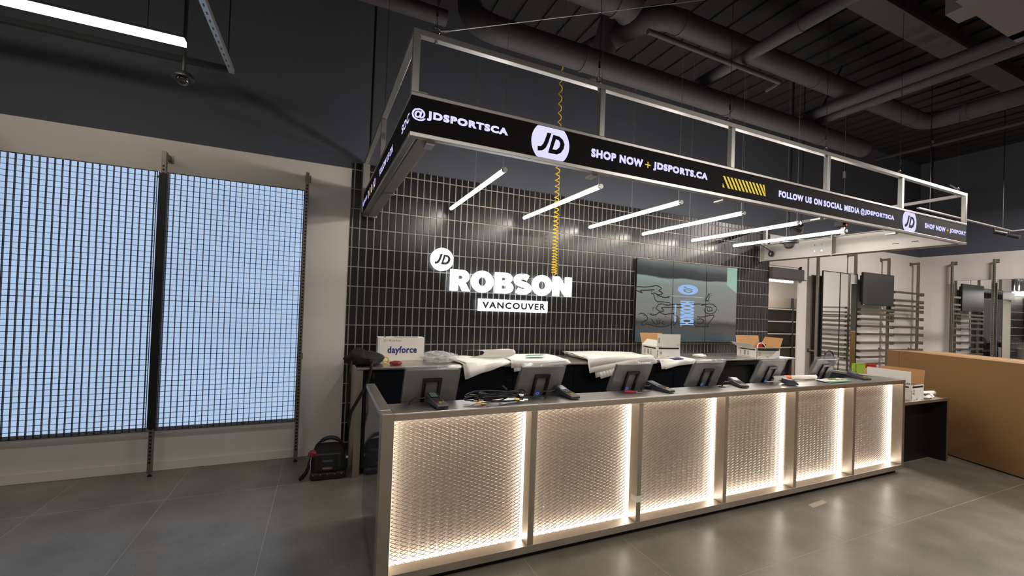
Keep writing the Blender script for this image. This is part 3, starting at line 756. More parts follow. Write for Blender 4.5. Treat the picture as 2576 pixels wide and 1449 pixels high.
PEN = [[(4.136,1.975),(4.172,2.014),(4.303,2.015),(4.455,2.035),(4.532,2.052),(4.632,2.013),(4.575,1.979),(4.615,1.962),(4.655,1.938),(4.577,1.916),(4.479,1.943)],[(4.136,1.975),(4.193,1.947),(4.269,1.933),(4.23,1.962),(4.381,1.975),(4.496,1.987)],[(4.431,1.928),(4.48,1.918),(4.502,1.856),(4.552,1.814),(4.661,1.812),(4.801,1.805)],[(4.538,1.92),(4.618,1.892),(4.717,1.878),(4.797,1.9)],[(4.565,1.745),(4.583,1.771),(4.662,1.78),(4.762,1.765),(4.903,1.783),(5.048,1.782),(5.216,1.781),(5.365,1.806),(5.54,1.806)],[(4.565,1.745),(4.537,1.707),(4.627,1.665),(4.686,1.686),(4.645,1.723),(4.824,1.735),(5.05,1.736)],[(4.226,1.617),(4.263,1.63),(4.339,1.607),(4.379,1.565),(4.362,1.527),(4.287,1.501),(4.27,1.47),(4.308,1.452),(4.345,1.471),(4.422,1.466),(4.558,1.437),(4.716,1.44),(4.835,1.473),(4.914,1.539)],[(4.415,1.628),(4.474,1.605),(4.551,1.619),(4.608,1.652),(4.708,1.623),(4.828,1.639),(4.95,1.656)],[(4.456,1.554),(4.518,1.48),(4.576,1.481),(4.554,1.544)],[(4.613,1.533),(4.616,1.47)],[(4.693,1.522),(4.654,1.496),(4.715,1.471)],[(5.536,1.886),(5.579,1.915),(5.621,1.984),(5.614,1.876),(5.537,1.866)],[(5.453,1.783),(5.628,1.816),(5.741,1.8),(5.8,1.748),(5.747,1.679),(5.635,1.655),(5.545,1.686),(5.521,1.739)],[(5.564,1.767),(5.675,1.764),(5.7,1.718),(5.611,1.701),(5.587,1.741)],[(5.374,1.602),(5.504,1.605),(5.592,1.62),(5.748,1.638),(5.684,1.555),(5.598,1.473),(5.644,1.454),(5.467,1.451),(5.337,1.456)],[(5.375,1.562),(5.462,1.571),(5.529,1.545),(5.465,1.498),(5.378,1.496)],[(4.869,1.641),(4.973,1.592),(4.956,1.514),(4.876,1.461)]]
mb = MB()
for p in PEN:
    q = []
    for i in range(len(p) - 1):
        for t_ in range(4):
            f = t_ / 4; p0_, p1_, p2_, p3_ = p[max(i - 1, 0)], p[i], p[i + 1], p[min(i + 2, len(p) - 1)]
            q.append(tuple(.5 * (2 * p1_[d] + (p2_[d] - p0_[d]) * f + (2 * p0_[d] - 5 * p1_[d] + 4 * p2_[d] - p3_[d]) * f * f + (3 * p1_[d] - p0_[d] - 3 * p2_[d] + p3_[d]) * f ** 3) for d in (0, 1)))
    q.append(p[-1])
    L = stroke(q, .015); n = len(q)
    mb.add([(x, VY - .0016, zz) for x, zz in L], [(i, i + 1, 2 * n - 2 - i, 2 * n - 1 - i) for i in range(n - 1)])
for i in range(90):
    p = random.choice(PEN); c = random.choice(p); x, zz = c[0] + random.uniform(-.06, .06), c[1] + random.uniform(-.035, .02)
    if VX0 + .02 < x < VX1 - .02: mb.box(x - .009, x + .009, VY - .0017, VY - .0014, zz - .005, zz + .005)
obj('drawn_lines', mb, E_DRAW, panels[1], kind='stuff')
cx, cz = 5.168, 2.021
mb = shapes(MB(), [circ(cx, cz, .212, 44, ry=.078)] + [[(cx + y * .217, cz - x * .068) for x, y in P_] for P_ in (LOGO_J, LOGO_D, LOGO_DH)], (0, VY - .0018, 0), *FX)
obj('round_logo', mb, E_LOGO, panels[1])
obj('rule_line', MB().box(4.834, 5.494, VY - .002, VY - .0015, 1.908, 1.915), E_LOGO, panels[1])
def vtext(s, xa, xb, ztop, zbot, off, name='lettering'):
    """text turned a quarter clockwise: reads downwards"""
    vs, fs = text_geo(s, off, 1.1); xs = [p.x for p in vs]; ys = [p.y for p in vs]
    A, Bq, Cq, D = min(xs), max(xs), min(ys), max(ys)
    fm = MB()
    for fa, fb in ((0, 0), (.004, .004), (-.004, .004), (.004, -.004), (-.004, -.004)): fm.add([(fa + xa + (p.y - Cq) / (D - Cq) * (xb - xa), VY - .0018, fb + ztop - (p.x - A) / (Bq - A) * (ztop - zbot)) for p in vs], fs)
    return obj(name, fm, E_LOGO, panels[1])
vtext('HOODRICH', 5.021, 5.306, 1.84, 1.475, .02)
vtext('SPORTSWEAR EST. FOREVER', 4.905, 4.932, 1.778, 1.519, .0)
obj('full_stop', MB().prism(circ(5.047, 1.455, .022, 14, ry=.012), (0, VY - .0008, 0), *FX, .001), E_LOGO, panels[1])

# ------------------------------------------------------------------ led wall bays on the left
UPL = [(-2.56, 'perforated wall upright at the left edge of the picture'), (-1.377, 'perforated steel wall upright between the two glowing grid panels'), (-.204, 'perforated steel wall upright at the right edge of the glowing panels, near the tool bag')]
def upright(label, loc, rz=0., h=2.945, group='perforated wall uprights', arm=.12):
    t = thing('wall_upright', label, 'wall upright', loc, rz, group)
    obj('post', MB().box(-.017, .017, 0, .045, .03, h), RAWST, t, bevel=.003)
    sl = MB()
    k = .12
    while k < h - .12:
        sl.box(-.0085, .0085, -.0008, .001, k, k + .019); k += .0335
    obj('slot_row', sl, BLACKM, t, kind='stuff')
    a = obj('top_arm', MB().box(-.013, .013, .045, .045 + arm - .006, h - .05, h - .004), RAWST, t, bevel=.002)
    obj('wall_plate', MB().box(-.028, .028, .045 + arm - .006, .045 + arm, h - .065, h + .012), RAWST, a)
    a = obj('lower_arm', MB().box(-.01, .01, .045, .045 + arm - .006, 1.04, 1.065), RAWST, t)
    obj('wall_plate', MB().box(-.022, .022, .045 + arm - .006, .045 + arm, 1.02, 1.085), RAWST, a)
    obj('foot', MB().lathe([(.018, 0), (.018, .012), (.006, .016), (.006, .03)], (0, .022, 0), 12), BLACKM, t, smooth=True)
    return t
u0 = upright(UPL[0][1], (UPL[0][0], 4.785, 0))
for x, lb in UPL[1:]:
    u_ = dup(u0, (x, 4.785, 0), 0, lb)
    if x < -1: obj('gap_shade_strip', MB().box(-.026, .024, -.0018, -.0010, .43, 2.745).box(-.026, -.024, -.001, .05, .43, 2.745).box(.022, .024, -.001, .05, .43, 2.745), BLACKM, u_, label='black strip standing in for the shaded gap between the displays')  # added black strip: shade of the gap where the upright stands recessed
for a, b, lb, lb2 in ((-2.53, -1.418, 'pale blue led display at the far left behind its dark grid panel', 'dark wire grid panel over the left led display'),
                 (-1.352, -.222, 'pale blue led display right of the middle upright behind its grid panel', 'dark wire grid panel over the right led display')):
    t = thing('led_display', lb, 'display', ((a + b) / 2, 4.88, 1.6), world=True, group='led wall displays')
    obj('housing', MB().box(a + .012, b - .012, 4.858, 4.925, .43, 2.772), BLACKM, t)
    for z0, z1 in ((.432, 1.587), (1.593, 2.770)):
        obj('led_module', MB().box(a + .012, b - .012, 4.846, 4.857, z0, z1), LEDW, t)
    g = thing('grid_panel', lb2, 'grid panel', ((a + b) / 2, 4.80, 1.6), world=True, group='wire grid panels')
    n = int((b - a - .02) / .0477)
    x = b - .022
    while x > a + .01:
        obj('vertical_bar', MB().box(x - .0022, x + .0022, 4.7915, 4.812, .416, 2.752), GRIDM, g); x -= .0477
    z = 1.59
    zs = [1.59 + .0485 * k for k in range(-24, 24)]
    for z in zs:
        if .42 < z < 2.75: obj('horizontal_bar', MB().box(a + .004, b - .004, 4.7885, 4.7915, z - .002, z + .002), GRIDM, g)
    obj('rim', MB().box(a, b, 4.787, 4.793, 2.75, 2.757).box(a, b, 4.787, 4.793, .412, .418).box(a, a + .005, 4.787, 4.793, .418, 2.75).box(b - .005, b, 4.787, 4.793, .418, 2.75), GRIDM, g)
    obj('hook', MB().box(a - .004, a + .004, 4.793, 4.803, 2.70, 2.72).box(b - .004, b + .004, 4.793, 4.803, 2.70, 2.72), RAWST, g)

# ------------------------------------------------------------------ light and hanging frame at upper left
fr = thing('ceiling_raft', 'dark open frame of slotted steel channel hung from the ceiling at upper left', 'frame', (-2.3, 3.0, 3.5), world=True)
obj('side_rail', MB().box(-.795, -.758, .6, 4.16, 3.50, 3.506).box(-.795, -.789, .6, 4.16, 3.506, 3.54).box(-.764, -.758, .6, 4.16, 3.506, 3.54), GALV, fr)
obj('end_rail', MB().box(-4, -.796, 4.12, 4.16, 3.50, 3.506).box(-4, -.796, 4.12, 4.126, 3.506, 3.54).box(-4, -.796, 4.154, 4.16, 3.506, 3.54), BLACKM, fr)
for p in ((-.776, 4.0), (-.776, 1.2), (-2.9, 4.14)): obj('hanger_rod', MB().cyl((p[0], p[1], 3.54), (p[0], p[1], 5.2), .005, 6), BLACKM, fr)
hl = MB()
for k in range(40): hl.box(-.781, -.773, .7 + k * .085, .73 + k * .085, 3.4985, 3.5002)
obj('slot_row', hl, BLACKM, fr, kind='stuff')
lt = thing('linear_light', 'bright linear strip light under the hanging frame at upper left', 'light', (-1.9, 3.73, 3.45), world=True)
obj('diffuser', MB().box(-3.4, -.985, 3.70, 3.762, 3.440, 3.476), E_LIN, lt)
obj('body', MB().box(-3.4, -.99, 3.712, 3.750, 3.4765, 3.50), BLACKM, lt)
for x in (-1.2, -3.0): obj('hanger', MB().cyl((x, 3.73, 3.50), (x, 3.73, 5.2), .003, 6), BLACKM, lt)
def dome(name, label, c, ztop, s=1.):
    x, y, z = c
    t = thing(name, label, 'camera', c, world=True, group='ceiling dome cameras')
    obj('hood', MB().lathe([(.012 * s, .055 * s), (.055 * s, .045 * s), (.078 * s, .012 * s), (.08 * s, 0), (.05 * s, -.004 * s)], c, 24), BLACKP, t, smooth=True)
    obj('dome', MB().lathe([(.047 * s, -.002 * s), (.046 * s, -.02 * s), (.038 * s, -.04 * s), (.022 * s, -.052 * s), (.004 * s, -.056 * s)], c, 24), DOME, t, smooth=True)
    obj('pole', MB().cyl((x, y, z + .05 * s), (x, y, ztop), .014, 10), BLACKM, t, smooth=True)
    return t
dome('dome_camera', 'clear dome security camera on a black pole below the hanging frame', (-1.058, 4.0, 3.31), 5.2, .95)
dome('dome_camera', 'dark dome security camera on a black pole beside the steel canopy channel', (6.174, 4.0, 2.735), 5.2, 1.5)
# ------------------------------------------------------------------ ceiling pipes and ducts
def pipe(name, label, cat, pts, r, m=PIPE, n=14, group='overhead pipes and ducts', collars=()):
    t = thing(name, label, cat, pts[0], world=True, group=group)
    obj('run', MB().tube(pts, r, n), m, t, smooth=True)
    for c, d in collars:
        c, d = Vector(c), Vector(d).normalized()
        obj('collar', MB().tube([c - d * .02, c + d * .02], r * 1.07, n), m, t, smooth=True)
    return t
def bend(a, b, c, r=.25, n=6):
    a, b, c = Vector(a), Vector(b), Vector(c); d1, d2 = (a - b).normalized(), (c - b).normalized()
    p, q = b + d1 * r, b + d2 * r
    return [p.lerp(b, i / n).lerp(b.lerp(q, i / n), i / n) for i in range(n + 1)]
pipe('round_duct', 'long dark round duct running along the ceiling just above the canopy', 'duct', [(1.25, 4.31, 5.15)] + bend((1.25, 4.31, 5.15), (1.12, 3.64, 4.2), (8, 3.64, 4.2), .3) + [(7.25, 3.64, 4.2)], .118,
     collars=[((2.3, 3.64, 4.2), (1, 0, 0)), ((4.4, 3.64, 4.2), (1, 0, 0)), ((6.2, 3.64, 4.2), (1, 0, 0))])
pipe('pipe', 'thin dark pipe at the top beside the elbow of the long round duct', 'pipe', [(-3.9, 3.835, 4.3), (.93, 3.835, 4.3)], .07)
pipe('round_duct', 'second round duct with an elbow at each end, higher above the canopy', 'duct',
     [(2.62, 4.15, 4.6)] + bend((2.62, 4.1, 4.6), (2.9, 3.24, 4.6), (8, 3.24, 4.6), .2) + bend((2.9, 3.24, 4.6), (8.06, 3.24, 4.6), (8.06, -2, 4.6), .3) + [(8.06, -2.9, 4.6)], .115,
     collars=[((3.2, 3.24, 4.6), (1, 0, 0)), ((5.4, 3.24, 4.6), (1, 0, 0)), ((7.6, 3.24, 4.6), (1, 0, 0)), ((8.06, 2.8, 4.6), (0, 1, 0))])
pipe('round_duct', 'thick short duct at the top centre dropping into a junction', 'duct', [(-2.5, 3.27, 4.62), (2.5, 3.27, 4.62), (2.62, 3.3, 4.6)] , .16, collars=[((2.42, 3.27, 4.62), (1, 0, 0))])
pipe('round_duct', 'capped round duct stub pointing down at the junction', 'duct', [(2.75, 3.55, 5.18), (2.68, 3.85, 4.45), (2.66, 3.95, 4.22)], [.13, .13, .05])
pipe('pipe', 'slim cross pipe crossing over the ducts towards the wall', 'pipe', [(4.0, 3.72, 4.405), (4.0, -2.9, 4.405)], .062, collars=[((4.0, 2.55, 4.405), (0, 1, 0))])
pipe('pipe', 'thin sprinkler pipe below the second round duct', 'pipe', [(2.69, 3.13, 4.30), (4.60, 3.14, 4.30), (4.62, 3.31, 4.29)], .025)
pipe('pipe', 'upper of the twin pipes crossing the ceiling at right', 'pipe', [(5.93, 3.82, 4.40), (5.93, -2.9, 4.40)], .068)
pipe('pipe', 'lower of the twin pipes crossing the ceiling at right', 'pipe', [(6.168, 3.84, 4.385), (6.168, -2.9, 4.385)], .055)
pipe('pipe', 'slender conduit along the black wall at right below the duct elbow', 'pipe', [(9.6, 4.6, 4.75), (9.6, -2.9, 4.75)], .03)
pipe('pipe', 'slender diagonal conduit tying the twin pipes to the ceiling', 'pipe', [(6.42, 3.50, 5.15), (6.0, 3.5, 4.46)], .016)
for k, (y, z) in enumerate(((3.03, 4.78), (3.09, 4.75), (3.15, 4.80))):
    pipe('conduit', ('nearest', 'middle', 'farthest')[k] + ' of the three thin conduits beside the thick duct at the top', 'conduit', [(-3, y, z)] + bend((-3, y, z), (2.1 + k * .08, y, z), (2.1 + k * .08, y, 5.2), .12) + [(2.1 + k * .08, y, 5.18)], .02, group='three thin ceiling conduits')
t = thing('ceiling_beam', 'flat dark ceiling beam running towards the upper right corner', 'beam', (6, 2.5, 4.95), world=True)
obj('web', MB().box(-4, 12.1, 2.47, 2.53, 4.94, 5.2), PIPE, t); obj('flange', MB().box(-4, 12.1, 2.38, 2.62, 4.90, 4.94), PIPE, t)
sf = MB(); sf.prism([(4.02, 1.60), (4.02, -2.9), (12.1, -2.9), (12.1, 1.25), (6.4, 1.25), (6.4, 1.50), (5.154, 1.505), (4.466, 1.515), (4.44, 1.605)], (0, 0, 4.0), (1, 0, 0), (0, 1, 0), (0, 0, 1), -.35)
so = MB().box(4.24, 4.45, 1.51, 1.61, 4.0, 4.3).box(4.12, 5.1, 1.2, 1.511, 4.0, 4.3).box(5.0, 5.17, .9, 1.511, 4.0, 4.3).box(5.1, 12, -2.9, 1.21, 4.0, 4.3).box(4.6, 5.1, -2.9, 1.21, 4.0, 4.3)
tag(obj('ceiling_soffit', so, SOFFIT), 'grey dropped ceiling soffit with a stepped edge at the upper right corner', 'soffit')
for nm, lb, a, b, extra in (('hanger_rod', 'black hanger rod with a pale coupling left of the canopy corner bolt', (7.48, 4.0, 3.3), (7.48, 4.0, 5.19), 3.952), ('hanger_rod', 'thick black hanger rod behind the right end of the canopy frame', (10.19, 4.0, 3.55), (10.19, 4.0, 4.97), 4.97),
                     ('hanger_rod', 'black hanger rod at the left end of the canopy near the tiled wall', (.374, 4.6, 3.17), (.374, 4.6, 5.19), None)):
    t = thing(nm, lb, 'rod', a, world=True); obj('rod', MB().cyl(a, b, .012 if extra != 4.97 else .022, 8), BLACKM, t, smooth=True)
    if extra: obj('coupling', MB().cyl((a[0], a[1], extra - .05), (a[0], a[1], extra + .05), .024, 8), GALV, t, smooth=True)
    if extra == 4.97: obj('rod_top', MB().cyl(b, (b[0], b[1], 5.2), .006, 6), BLACKM, t)

# ------------------------------------------------------------------ tills on the counter
def till(label, x):
    t = thing('till_screen', label, 'monitor', (x, 2.82, .80), group='till screens along the counter')
    T = Matrix.Translation((0, -.018, .206)) @ Matrix.Rotation(math.radians(24.4), 4, 'X')
    w = .175
    b = MB(); b.box(-w, w, -.004, .022, 0, .238, T)
    body = obj('housing', b, SILVERP, t, bevel=.006)
    obj('screen_glass', MB().box(-w + .008, w - .008, .0222, .0245, .012, .226, T), SCREENB, body)
    # folded stand: a black hoop behind the housing, two legs to the base
    s = MB()
    s.box(-.062, -.040, -.024, -.0045, -.03, .16, T).box(.040, .062, -.024, -.0045, -.03, .16, T).box(-.062, .062, -.024, -.0045, .16, .183, T)
    obj('stand', s, BLACKP, t, bevel=.003)
    s = MB()
    for q in (-.051, .051): s.tube([T @ Vector((q, -.014, -.02)), (q, -.015, .14), (q, .01, .012)], .012, 8)
    obj('stand_leg', s, BLACKP, t, smooth=True)
    obj('base', MB().box(-.09, .09, -.06, .10, 0, .012), BLACKP, t, bevel=.004)
    led = MB(); pts = [T @ Vector((.0 + .011 * math.cos(2 * PI * i / 16), -.0055, .012 + .011 * math.sin(2 * PI * i / 16))) for i in range(16)]
    led.tube(pts, .0022, 5, closed=True); obj('indicator_ring', led, E_BLUE, body)
    f = MB()
    def fs(u, v):
        p = Vector((-w - .006 + u * (2 * w + .012), -.009 - .004 * noise.noise(Vector((u * 5 + x, v * 5, 1))), -.012 + v * .268))
        return T @ p
    f.grid(fs, 12, 10)
    def ft(u, v): return T @ Vector((-w - .008 + u * (2 * w + .016), -.009 + v * .04, .256 + .005 * noise.noise(Vector((u * 9 + x, v * 4, 3)))))
    f.grid(ft, 14, 3)
    for sx in (-1, 1):
        f.grid(lambda u, v, sx=sx: T @ Vector((sx * (w + .006 + .003 * noise.noise(Vector((u * 6, v * 9, sx + x)))), -.009 + u * .036, -.012 + v * .268)), 3, 10)
    obj('plastic_wrap', f, FILM, t, smooth=True)
    return t
TILLS = [(.665, 'leftmost till screen on the counter, still wrapped, behind the grey card terminal'), (1.475, 'second till screen from the left, under the sagging white papers'),
         (2.305, 'third till screen from the left, below the thick sheaf of papers'), (3.15, 'fourth till screen from the left with a wrinkled plastic top edge'),
         (4.005, 'fifth till screen, in front of the open white carton at right'), (4.85, 'rightmost till screen on the counter, beside the rolled paper')]
for i, (x, lb) in enumerate(TILLS):
    if i == 0: t0 = till(lb, x)
    else: dup(t0, (x, 2.82, .80), 0, lb)
# ------------------------------------------------------------------ card terminals
def terminal(label, loc, rz=0.):
    t = thing('card_terminal', label, 'card terminal', loc, rz, 'card terminals on the counter')
    s = MB()
    pr = [(-.115, .004), (-.112, .024), (.02, .040), (.118, .062), (.124, .05), (.118, .006)]
    s.add([(x, y, z) for x in (-.038, .038) for y, z in pr], [tuple(range(5, -1, -1)), tuple(range(6, 12))] + [(i, (i + 1) % 6, 6 + (i + 1) % 6, 6 + i) for i in range(6)])
    body = obj('housing', s, GREYP, t, bevel=.006)
    def top(y): return .024 + (y + .112) * (.016 / .132) if y < .02 else .040 + (y - .02) * (.022 / .098)
    q = MB(); q.add([(-.029, .024, top(.024) + .0012), (.029, .024, top(.024) + .0012), (.029, .108, top(.108) + .0012), (-.029, .108, top(.108) + .0012)], [(0, 1, 2, 3)])
    b = obj('screen_bezel', q, BLACKM, body)
    q = MB(); q.add([(-.023, .034, top(.034) + .0024), (.023, .034, top(.034) + .0024), (.023, .100, top(.1) + .0024), (-.023, .100, top(.1) + .0024)], [(0, 1, 2, 3)])
    obj('display', q, MATS['terminal_display'], body)
    for r in range(4):
        for c in range(3):
            kx, ky = -.018 + .018 * c, .004 - .021 * r
            m_ = SILVERP if r < 3 else (REDP, YELLOW, GREEN)[c]
            obj('key', MB().box(kx - .007, kx + .007, ky - .007, ky + .007, top(ky) - .001, top(ky) + .0032), m_, t)
    obj('card_slot', MB().box(-.03, .03, -.1165, -.112, .010, .016), BLACKM, body)
    return t
mat('terminal_display', (120, 128, 126), .2)
a0 = terminal('grey card terminal in front of the leftmost till screen', (.668, 2.605, CT), .10)
dup(a0, (1.632, 2.635, CT), .06, 'grey card terminal between the second and third till screens')
dup(a0, (2.520, 2.640, CT), .10, 'grey card terminal behind the red pliers')
dup(a0, (3.428, 2.640, CT), -.45, 'dark card terminal turned sideways, left of the rolled white paper')
dup(a0, (5.30, 2.640, CT), -.40, 'dark card terminal turned sideways at the right end of the counter')
t = thing('card_reader', 'small grey card reader turned left beside the rolled white paper', 'card reader', (4.02, 2.56, CT), 1.2)
s = MB(); pr = [(-.045, .004), (-.045, .02), (.0, .052), (.046, .052), (.046, .004)]
s.add([(x, y, z) for x in (-.055, .055) for y, z in pr], [tuple(range(4, -1, -1)), tuple(range(5, 10))] + [(i, (i + 1) % 5, 5 + (i + 1) % 5, 5 + i) for i in range(5)])
obj('housing', s, GREYP, t, bevel=.004)
q = MB(); q.add([(-.035, -.036, .0288), (.035, -.036, .0288), (.035, -.006, .0500), (-.035, -.006, .0500)], [(0, 1, 2, 3)]); obj('display', q, MATS['terminal_display'], t)
def tether(label, loc, to):
    t = thing('tether_disc', label, 'tether', loc, world=True, group='round tether discs on the counter')
    x, y, z = loc
    obj('disc', MB().lathe([(.030, 0), (.030, .004), (.026, .007), (.008, .008)], loc, 24), GREYP, t, smooth=True)
    obj('cord', MB().tube([(x + .004, y, z + .006), (x + .012, y + .004, z + .03), (x + .04, y + .01, z + .045), (x + .08, y + .01, z + .04), to], .0048, 6), BLACKP, t, smooth=True)
tether('round tether disc with a curved cord left of the first card terminal', (.499, 2.632, CT), (.64, 2.69, CT + .035))
tether('round tether disc with a curved cord between the cable bundle and the second terminal', (1.409, 2.634, CT), (1.60, 2.72, CT + .035))
tether('round tether disc with a curved cord beside the red pliers', (2.312, 2.632, CT), (2.485, 2.71, CT + .035))
tether('round tether disc with a curved cord left of the sideways dark terminal', (3.206, 2.628, CT), (3.36, 2.69, CT + .03))

# black cable bundle
cbn = thing('cable_bundle', 'heap of coiled black cables with metal plugs on the counter', 'cables', (1.08, 2.59, CT), world=True)
random.seed(11)
for k in range(11):
    cx, cy = 1.08 + random.uniform(-.05, .05), 2.59 + random.uniform(-.015, .015); ax, ay = random.uniform(.08, .19), random.uniform(.025, .055)
    ph = random.uniform(0, 6.28); pts = []
    for i in range(34):
        a = ph + i / 33 * 2 * PI * 1.75
        pts.append((cx + ax * math.cos(a) * (1 - .12 * math.sin(3 * a)), cy + ay * math.sin(a), CT + .008 + .005 * k + .008 * (1 + math.sin(2 * a + k))))
    obj('cable', MB().tube(pts, .0042, 6), BLACKP, cbn, smooth=True)
for k, (x, y, z, m_) in enumerate(((.905, 2.535, .016, BRASS), (.925, 2.55, .030, CHROME), (.90, 2.57, .022, BRASS), (.935, 2.525, .012, BRASS), (1.20, 2.52, .014, CHROME), (1.235, 2.535, .016, CHROME), (1.22, 2.57, .04, CHROME), (1.17, 2.53, .025, BRASS))):
    obj('plug', MB().tube([(x, y, CT + z), (x + .03, y - .004, CT + z - .002)], .007, 8), m_, cbn, smooth=True)
pts = [(.93 + .05 * math.cos(a) - .02, 2.63 + .035 * math.sin(a), CT + .045 + .012 * math.sin(a * 2)) for a in [i / 20 * 5.6 for i in range(21)]]
obj('cable', MB().tube(pts, .0042, 6), BLACKP, cbn, smooth=True)
pts = [(1.24 + .05 * math.cos(a), 2.62 + .035 * math.sin(a), CT + .05 + .012 * math.sin(a * 2)) for a in [i / 20 * 5.9 for i in range(21)]]
obj('cable', MB().tube(pts, .0042, 6), BLACKP, cbn, smooth=True)
obj('zip_tie', MB().tube([(1.14, 2.60, CT + .075), (1.115, 2.62, CT + .10)], .009, 8), BLACKP, cbn)

t = thing('pliers', 'red handled pliers lying on the counter near the third till screen', 'pliers', (2.24, 2.60, CT), -.6)
for s_ in (-1, 1):
    obj('handle', MB().tube([(-.09, .016 * s_, .009), (-.05, .018 * s_, .009), (-.005, .006 * s_, .009)], [.008, .009, .006], 8), REDP, t, smooth=True)
    obj('jaw', MB().tube([(-.005, .005 * s_, .009), (.03, .008 * s_, .009), (.075, .002 * s_, .009)], [.006, .006, .002], 6), CHROME, t, smooth=True)
obj('pivot', MB().lathe([(.009, .002), (.009, .018)], (0, 0, 0), 12), CHROME, t)

t = thing('paper_roll', 'white paper roll with an orange sticker lying behind the card reader', 'paper roll', (4.37, 2.72, CT), world=True)
def roll(mb, a, b, r, turns=2.2, n=60):
    a, b = Vector(a), Vector(b); d = (b - a).normalized(); u = Vector((0, 0, 1)); w = d.cross(u).normalized()
    prof = []
    for i in range(n + 1):
        q = i / n * turns * 2 * PI; rr = r * (.72 + .28 * i / n); prof.append((rr * math.cos(q), rr * math.sin(q)))
    vs = [a + w * x + u * y for x, y in prof] + [b + w * x + u * y for x, y in prof]
    mb.add(vs, [(i, i + 1, n + 2 + i, n + 1 + i) for i in range(n)]); return mb
obj('sheet', roll(MB(), (4.05, 2.755, CT + .026), (4.66, 2.715, CT + .026), .026), PAPER, t, smooth=True, solid=.0006)
obj('sticker', MB().tube([(4.22, 2.744, CT + .026), (4.29, 2.7395, CT + .026)], .0272, 20, cap=False), ORANGE, t, smooth=True)
obj('white_sheet', MB().box(3.93, 4.12, 2.715, 2.74, CT + .0005, CT + .002), PAPER, t)
t = thing('film_sheets', 'pale green transparent sheets on the counter near its right end', 'sheets', (4.78, 2.6, CT), world=True)
for k in range(4):
    o_ = (random.uniform(-.03, .03), random.uniform(-.02, .02)); z_ = CT + .001 + .003 * k
    obj('sheet', MB().grid(lambda u, v: (4.55 + o_[0] + .40 * u + .06 * v, 2.535 + o_[1] + .13 * v, z_ + .004 * noise.noise(Vector((u * 3, v * 3, k)))), 8, 4), CYANP if k < 3 else PAPER, t)
for k in range(4):
    x, y = 4.80 + random.uniform(-.06, .12), 2.60 + random.uniform(-.03, .04)
    obj('scrap', MB().box(x, x + .05, y, y + .018, CT + .014, CT + .018 + .002 * k), GREEN, t)

# ------------------------------------------------------------------ things on the back counter
BZ = 1.0245
t = thing('carton', 'closed white carton with blue lettering standing on the back counter at left', 'box', (.78, 4.7, BZ), world=True)
obj('box_body', MB().box(.534, 1.023, 4.645, 4.765, BZ, 1.278), CARDW, t, bevel=.003)
obj('lid_line', MB().box(.55, .5515, 4.6445, 4.645, BZ + .004, 1.274).box(.6, .62, 4.66, 4.75, 1.278, 1.2795).box(.70, .95, 4.645, 4.655, 1.278, 1.281), INKG, t)
obj('lettering', text(MB(), 'dayforce', .637, .945, 1.088, 1.182, (0, 4.645, 0), *FX, off=.018, space=1.08, fat=.012), INKB, t, label='blue lettering')
obj('handwriting', text(MB(), 'JD RobSon', .59, .775, 1.226, 1.254, (0, 4.645, 0), *FX, off=-.004, space=1.15), INKG, t)
def blob(fn, nu=28, nv=14):
    mb = MB(); vs = []
    for j in range(nv + 1):
        for i in range(nu):
            th, ph = 2 * PI * i / nu, PI * j / nv - PI / 2
            vs.append(fn(math.cos(th) * math.cos(ph), math.sin(th) * math.cos(ph), math.sin(ph)))
    fs = [(j * nu + i, j * nu + (i + 1) % nu, (j + 1) * nu + (i + 1) % nu, (j + 1) * nu + i) for j in range(nv) for i in range(nu)]
    return mb.add(vs, fs)
def wob(x, y, z, s, a, k=0):
    n = noise.noise_vector(Vector((x * s + k, y * s, z * s))); return Vector((x, y, z)) + n * a
t = thing('backpack', 'black soft bag slumped on the left end of the back counter', 'bag', (.40, 4.45, BZ), world=True)
def bf(x, y, z):
    p = wob(x, y, z, 1.9, .20, 3); zz = max(p.z, -.55)
    return (.395 + .19 * p.x, 4.47 + .21 * p.y, BZ + .052 + .075 * zz + (.03 if p.x < -.1 else 0) * max(0, zz))
obj('body', blob(bf, 40, 20), FABRIC, t, smooth=True)
obj('strap', MB().tube([(.45, 4.26, BZ + .05), (.43, 4.175, BZ + .005), (.405, 4.165, .9), (.36, 4.17, .80), (.27, 4.20, .62), (.255, 4.22, .53), (.262, 4.20, .46)], [.012, .014, .014, .014, .016, .018, .004], 8), FABRIC, t, smooth=True)
obj('strap', MB().tube([(.26, 4.30, BZ + .05), (.245, 4.21, .98), (.24, 4.23, .80), (.232, 4.24, .60), (.25, 4.23, .50)], .010, 8), FABRIC, t, smooth=True)
obj('buckle', MB().box(.444, .466, 4.165, 4.18, .93, .98), BLACKP, t)
t = tag(obj('work_gloves', blob(lambda x, y, z: (lambda p: (.685 + .06 * p.x, 4.36 + .045 * p.y, BZ + .016 + .022 * max(p.z, -.7)))(wob(x, y, z, 3.2, .3, 9)), 24, 12), RED, smooth=True), 'crumpled red cloth glove on the back counter before the white carton', 'glove')
rg = MB(); rg.tube([(.597 + .028 * math.cos(a), 4.44, BZ + .036 + .034 * math.sin(a)) for a in [i / 18 * 2 * PI for i in range(18)]], .006, 8, closed=True); rg.box(.592, .60, 4.43, 4.45, BZ, BZ + .008)
tag(obj('carabiner', rg, YELLOW, smooth=True), 'yellow ring clip standing between the black bag and the red glove', 'clip')
random.seed(3)
def pf(x, y, z):
    p = wob(x, y, z, 2.6, .55, 5); return (1.155 + .17 * p.x, 4.50 + .16 * p.y, BZ + .052 + .062 * max(p.z, -.8))
tag(obj('plastic_bag', blob(pf, 36, 18), BAGF), 'crumpled clear plastic bag next to the white carton on the back counter', 'bag')

